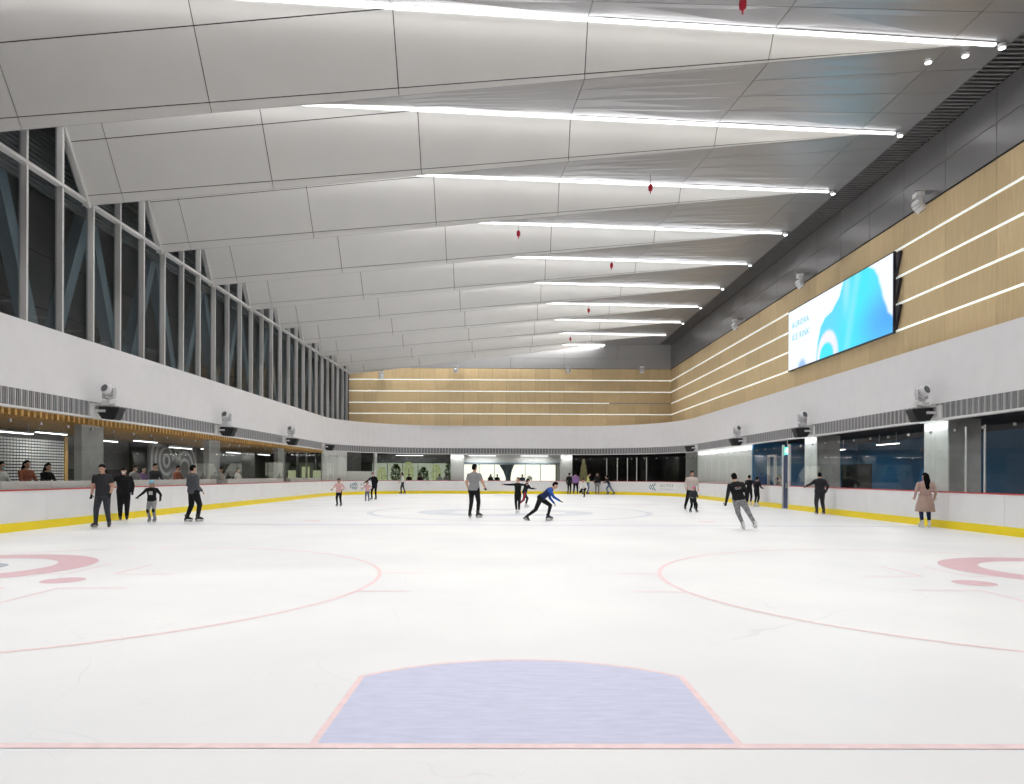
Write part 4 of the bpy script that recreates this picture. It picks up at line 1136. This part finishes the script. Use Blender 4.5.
    for ex in extras:
        if ex == 'ears':
            for sx in (-1, 1): MB().tube([hp((sx*.028, -.005, .058)), hp((sx*.034, -.005, .078)), hp((sx*.038, -.005, .100))], [.016*hs, .011*hs, .002*hs], 8).build('ear_ornament', 'helmet_black' if hair != 'helmet_brown' else 'helmet_brown', e)
        if ex == 'knee_pads':
            for ft, kn, an in feet_geo:
                fw = Vector((0, 1, 0)); MB().ell(kn+fw*.022*S, (.034*S, .022*S, .05*S), None, 10, 8).build('knee_pad', 'cloth_black', e, smooth=True)
        if ex == 'chest_print':
            mb = MB(); P = [tp((sx*.042, .0755*b, z)) for z in (.15, .235) for sx in (-1, 1)]
            mb.add(P+[p+(T @ Vector((0, -.012*S, 0))) for p in P], [(0,1,3,2), (4,6,7,5), (0,4,5,1), (1,5,7,3), (3,7,6,2), (2,6,4,0)]); mb.build('chest_print', 'print_white', e)
        if ex == 'back_print':
            for zz, ww, mm_ in ((.215, .05, 'print_white'), (.195, .058, 'print_white'), (.178, .045, 'print_white'), (.20, .012, 'cloth_red')):
                mb = MB(); y_ = -.0745*b-(.002 if mm_ == 'cloth_red' else 0)
                P = [tp((sx*ww, y_, zz+dz)) for dz in (0, .006 if ww > .02 else .02) for sx in (-1, 1)]
                mb.add(P+[p+(T @ Vector((0, .014*S, 0))) for p in P], [(0,2,3,1), (4,5,7,6), (0,1,5,4), (1,3,7,5), (3,2,6,7), (2,0,4,6)]); mb.build('back_print', mm_, e)
        if ex == 'coat':
            secs = [(.06, .098, .074), (.02, .104, .080), (-.06, .118, .092), (-.15, .136, .110), (-.255, .148, .120), (-.258, .138, .110), (-.10, .100, .078)]
            V = []; n = 28; mb = MB()
            for j, (z, wx, wy) in enumerate(secs):
                for k in range(n):
                    a = 2*math.pi*k/n; q = 1+.045*math.sin(a*7)*(min(1, max(0, (.04-z)*5))); V.append(tp((wx*q*b*math.cos(a), wy*q*b*math.sin(a), z)))
            F = [(i*n+k, (i+1)*n+k, (i+1)*n+(k+1)%n, i*n+(k+1)%n) for i in range(len(secs)-1) for k in range(n)]
            mb.add(V, F).build('coat_skirt', 'cloth_'+top, e, smooth=True)
            mb = MB(); V = []
            for z, g_ in ((.050, .0), (.052, .006), (.078, .006), (.080, .0)):
                for k in range(n): a = 2*math.pi*k/n; V.append(tp(((.098+g_)*b*math.cos(a), (.074+g_)*b*math.sin(a), z)))
            mb.add(V, [(i*n+k, i*n+(k+1)%n, (i+1)*n+(k+1)%n, (i+1)*n+k) for i in range(3) for k in range(n)]).build('belt', 'cloth_trench_belt', e)
            mb = MB(); q = tp((0, -.084*b, .065))
            for a in (-1, 1):
                mb.bar(q, q+Vector((a*.035*S, -.008*S, .012*S)), .022*S, .010*S); mb.bar(q, q+Vector((a*.018*S, -.012*S, -.10*S)), .014*S, .006*S)
            mb.build('belt_bow', 'cloth_trench_belt', e)
        if ex == 'skirt':
            mb = MB(); secs = [(.03, .088, .064), (-.05, .115, .09), (-.11, .135, .112), (-.112, .125, .10), (-.03, .085, .06)]; n = 20; V = []
            for z, wx, wy in secs:
                for k in range(n): a = 2*math.pi*k/n; V.append(tp((wx*math.cos(a), wy*math.sin(a), z)))
            mb.add(V, [(i*n+k, (i+1)*n+k, (i+1)*n+(k+1)%n, i*n+(k+1)%n) for i in range(len(secs)-1) for k in range(n)]).build('skirt', 'cloth_'+top, e, smooth=True)
        if ex == 'stripes':
            for ft, kn, an in feet_geo:
                hj = hipc+Vector(((-.05 if kn is feet_geo[0][1] else .05)*S, 0, 0)); sx = -1 if kn is feet_geo[0][1] else 1
                mb = MB(); o = Vector((sx*.045*S, -.02*S, 0)); mb.bar(hj+o*1.1, kn+o*.85, .02*S, .035*S); mb.bar(kn+o*.85, an+o*.6, .02*S, .03*S); mb.build('leg_stripe', 'cloth_red', e)
    return e

D_ = [(-.145, .02, -.29), (.145, .02, -.29)]
person('man in a black polo and grey jeans gliding with head tilted up', -11.55, 19.6, 165, 1.76, 'charcoal', 'jean', hair='short', lean=4, bulk=1.14, sleeve='short', glove='black', waist=-.03,
       feet=[(-.09, .02, 0), (.12, -.03, 0)], hands=[(-.14, .10, -.27), (.15, .03, -.29)], head=(0, 14), toe=(-12, 14))
person('person in loose black clothes and white mask holding the left boards', -12.72, 22.75, 150, 1.70, 'black', 'black', hair='cap', bulk=1.3, glove='black', mask='mask_white', waist=-.09,
       hands=[(-.15, .05, -.26), (.27, .06, -.10)], lean=5, head=(10, -8))
person('child in light blue helmet and knee pads wearing a black printed sweater', -11.4, 22.0, 170, 1.32, 'black', 'grey', skate='grey', hair='helmet_blue', bulk=1.1, glove='black', waist=-.01,
       hands=[(-.20, .03, -.24), (.30, .02, -.18)], feet=[(-.07, .03, 0), (.06, -.02, 0)], extras=('knee_pads', 'chest_print'), lean=4, head=(-45, 0), hip=(0, -.01, .475))
person('man in a grey jacket and black trousers seen from behind', -10.2, 22.3, 35, 1.78, 'jacket', 'black', hair='short', bulk=1.24, waist=-.05,
       hands=[(-.12, .10, -.26), (.12, .10, -.26)], feet=[(-.05, -.07, 0), (.05, .08, 0)], lean=-3)
G2 = 'children in pink with helmets'
person('child in pink top and brown eared helmet with arm held out', -8.25, 33.6, 185, 1.30, 'pink', 'black', hair='helmet_brown', bulk=1.15, sleeves='pink', glove='black', waist=-.05,
       hands=[(-.16, .06, -.20), (.24, .06, -.18)], extras=('ears',), feet=[(-.07, 0, 0), (.08, 0, 0)])
person('small child in pink top and blue jeans led by an adult in black', -8.2, 40.2, 185, 1.12, 'pink', 'blue_jean', hair='helmet_brown', bulk=1.15, glove='black', waist=-.05,
       hands=[(-.20, .06, -.18), (.26, .06, -.18)], feet=[(-.08, .02, 0), (.10, 0, 0)], lean=4)
person('adult in black suit and mask guiding the small child in pink', -8.25, 42.6, 195, 1.66, 'black', 'black', hair='short', bulk=1.05, mask='mask_white', glove='black',
       lean=10, side=6, hands=[(-.13, .03, -.27), (.27, .16, -.16)], feet=[(-.02, -.05, 0), (.10, .05, 0)])
person('woman with long dark hair in a white top by the far boards', -8.55, 56.0, 250, 1.68, 'white', 'charcoal', hair='long', lean=5, waist=.0, sleeve='long',
       hands=[(-.12, .14, -.22), (.12, .10, -.26)], feet=[(-.05, .10, 0), (.05, -.10, 0)])
person('tall man in a grey t-shirt and black trousers standing on the ice', -1.2, 25.0, 15, 1.88, 'grey', 'black', hair='short', bulk=1.1, sleeve='short', glove='black', waist=-.03,
       hands=[(-.13, .04, -.28), (.20, .06, -.25)], feet=[(-.085, .02, 0), (.085, 0, 0)], head=(25, 0), toe=(-5, 35))
person('girl in a black skating dress with arms stretched out', .45, 28.0, 190, 1.42, 'black', 'black', skate='white', hair='bun', hcol='hair_brown', lower='black', waist=-.03,
       hands=[(-.27, .05, -.01), (.40, .04, .0)], feet=[(-.03, .0, 0), (.05, -.03, 0)], glove=None, lean=3, head=(15, -10))
person('skater in black jacket with red striped leggings running on the ice', .85, 33.2, 70, 1.40, 'black', 'charcoal', skate='white', hair='short', bulk=1.1, lean=18, glove='black', waist=-.03,
       hands=[(-.12, .25, -.12), (.12, .24, -.14)], feet=[(-.05, .10, 0), (.05, -.20, .04)], extras=('stripes',), hip=(0, 0, .47))
person('skater in black vest with blue sleeves crouching in a long lunge', 1.2, 23.7, 100, 1.66, 'navy', 'black', hair='short', lean=52, bulk=1.06, sleeves='blue', glove='black', waist=.04,
       hip=(0, -.02, .41), hands=[(-.10, .05, -.27), (.13, .20, -.22)], feet=[(-.05, .16, 0), (.06, -.27, .0)], head=(0, 12), toe=(0, 10))
FG = 'skaters gathered at the far boards'
person('skater in black beside the purple jacket at the far boards', 5.2, 57.0, 20, 1.72, 'black', 'black', hair='short')
person('skater in a purple jacket at the far boards', 5.72, 56.8, 10, 1.76, 'purple', 'black', hair='cap', bulk=1.15, waist=-.04, feet=[(-.09, 0, 0), (.09, 0, 0)])
person('skater in white top crouching low on one leg', 5.45, 48.4, 200, 1.62, 'white', 'black', hair='short', hcol='hair_brown', lean=35, hip=(0, -.05, .36), waist=.0, sleeve='long',
       hands=[(-.12, .14, -.18), (.14, .16, -.18)], feet=[(-.03, .05, 0), (.12, -.12, .16)])
person('skater in a yellow vest and blue jeans at the far boards', 6.75, 56.9, 80, 1.74, 'yellow', 'blue_jean', hair='short', lean=10, sleeves='black', hands=[(-.12, .20, -.16), (.12, .2, -.16)], feet=[(-.06, .03, 0), (.06, -.03, 0)])
person('skater in black top and grey leggings at the far boards', 7.55, 57.0, 190, 1.74, 'black', 'pattern', hair='cap', bulk=1.1, feet=[(-.06, 0, 0), (.07, 0, 0)])
person('skater in dark top and jeans leaning with a leg stretched back', 8.5, 56.7, 275, 1.62, 'charcoal', 'blue_jean', hair='short', lean=22, hip=(0, 0, .46), feet=[(-.05, .08, 0), (.06, -.24, 0)], hands=[(-.12, .2, -.18), (.12, .2, -.18)])
person('adult in a cream top with horned headband behind the pink helmet child', 8.5, 31.4, 185, 1.72, 'cream', 'black', hair='short', bulk=1.25, lean=8, extras=('ears',), waist=-.02,
       hands=[(-.15, .10, -.26), (.16, .10, -.26)], feet=[(-.10, .0, 0), (.16, .0, 0)])
person('small child in pink helmet and black suit skating before an adult', 7.98, 29.2, 170, 1.12, 'charcoal', 'black', hair='helmet_pink', bulk=1.2, glove='grey', lean=14, hip=(0, -.03, .46),
       hands=[(-.12, .14, -.20), (.14, .14, -.20)], feet=[(-.14, .02, 0), (.12, .04, 0)], extras=('knee_pads',))
person('skater in black printed jacket and grey patterned leggings leaning into a turn', 6.93, 19.75, 0, 1.64, 'black', 'pattern', skate='white', hair='bun', bulk=1.15, side=-9, lean=10, hip=(-.13, -.02, .475), glove='black', waist=-.01,
       hands=[(-.17, .0, -.29), (.20, .02, -.28)], feet=[(-.03, .06, 0), (.16, -.02, 0)], extras=('back_print',), head=(0, 0))
person('slim skater in black with white boots holding the right boards', 12.95, 36.4, 40, 1.56, 'black', 'black', skate='white', hair='short', hands=[(-.13, .04, -.28), (.22, .10, -.14)])
person('skater in black leaning over the right boards', 12.9, 35.2, 60, 1.48, 'black', 'black', skate='white', hair='short', lean=6, hands=[(-.12, .16, -.20), (.12, .16, -.20)])
person('skater in dark grey sportswear and cap resting a hand on the right boards', 12.88, 28.0, 5, 1.66, 'charcoal', 'charcoal', hair='cap', bulk=1.3, glove='black', waist=-.04,
       hands=[(-.30, .05, -.13), (.17, .03, -.24)], feet=[(-.08, 0, 0), (.085, 0, 0)], lean=4)
person('woman with long black hair in a beige trench coat and white skates', 12.93, 21.0, 20, 1.62, 'trench', 'navy', skate='white', hair='long', bulk=1.08, waist=-.05, glove=None,
       hands=[(-.17, .05, -.26), (.16, .05, -.26)], feet=[(-.06, .0, 0), (.06, 0, 0)], extras=('coat',), head=(-30, 0), toe=(-20, 10))
# spectators behind the glass
AR = [(-.11, .20, -.20), (.11, .20, -.20)]
def spectator(label, x, y, face, H, top, hair='short', mask=None, hcol='hair_black', z0=0, lean=10):
    person(label, x, y, face, H, top, 'black', hair=hair, hcol=hcol, mask=mask, lean=lean, hands=AR, shoes=False, z0=.24+z0)
spectator('spectator in white with a blue mask before the metal stud screen', -14.55, 19.6, 95, 1.66, 'white', mask='mask_blue')
spectator('spectator in a rust top with long hair before the metal stud screen', -14.6, 20.75, 110, 1.72, 'rust', hair='long')
spectator('spectator in black looking down beside the rust top', -14.55, 21.55, 100, 1.66, 'black', hair='long', lean=14)
spectator('tall spectator with brown hair behind the masked skater', -15.0, 25.2, 110, 1.82, 'charcoal', hcol='hair_brown')
spectator('spectator with white mask beyond the blue helmet child', -14.7, 26.9, 100, 1.66, 'grey', mask='mask_white')
spectator('spectator in purple beside the ring mural', -14.8, 27.7, 95, 1.62, 'purple', hair='long')
spectator('spectator in dark jacket under the ring mural', -14.6, 28.3, 120, 1.76, 'jacket')
spectator('spectator in brown top near the second left pillar', -14.8, 30.6, 100, 1.70, 'rust', hcol='hair_brown')
spectator('spectator in cream past the second left pillar', -14.8, 35.2, 100, 1.68, 'cream')
spectator('spectator in white shirt past the second left pillar', -14.8, 37.4, 100, 1.66, 'white')
spectator('person in a cream shirt inside the blue room', 14.9, 37.0, 265, 1.72, 'cream', z0=-.28)
spectator('person in a brown top inside the blue room by the exit sign', 15.2, 34.0, 280, 1.78, 'rust', hcol='hair_brown', z0=-.28)
for x, t in ((-2.6, 'grey'), (-1.5, 'black'), (-.9, 'charcoal'), (1.4, 'blue_jean'), (-9.0, 'black'), (-8.0, 'charcoal'), (-6.2, 'white'), (-5.6, 'white')):
    spectator('onlooker standing in front of the bright far window', x, 62.9, 180, 1.72, t, z0=-.28)
for o in bpy.data.objects:
    if o.get('label') == 'onlooker standing in front of the bright far window': o['group'] = 'onlookers at the far window'
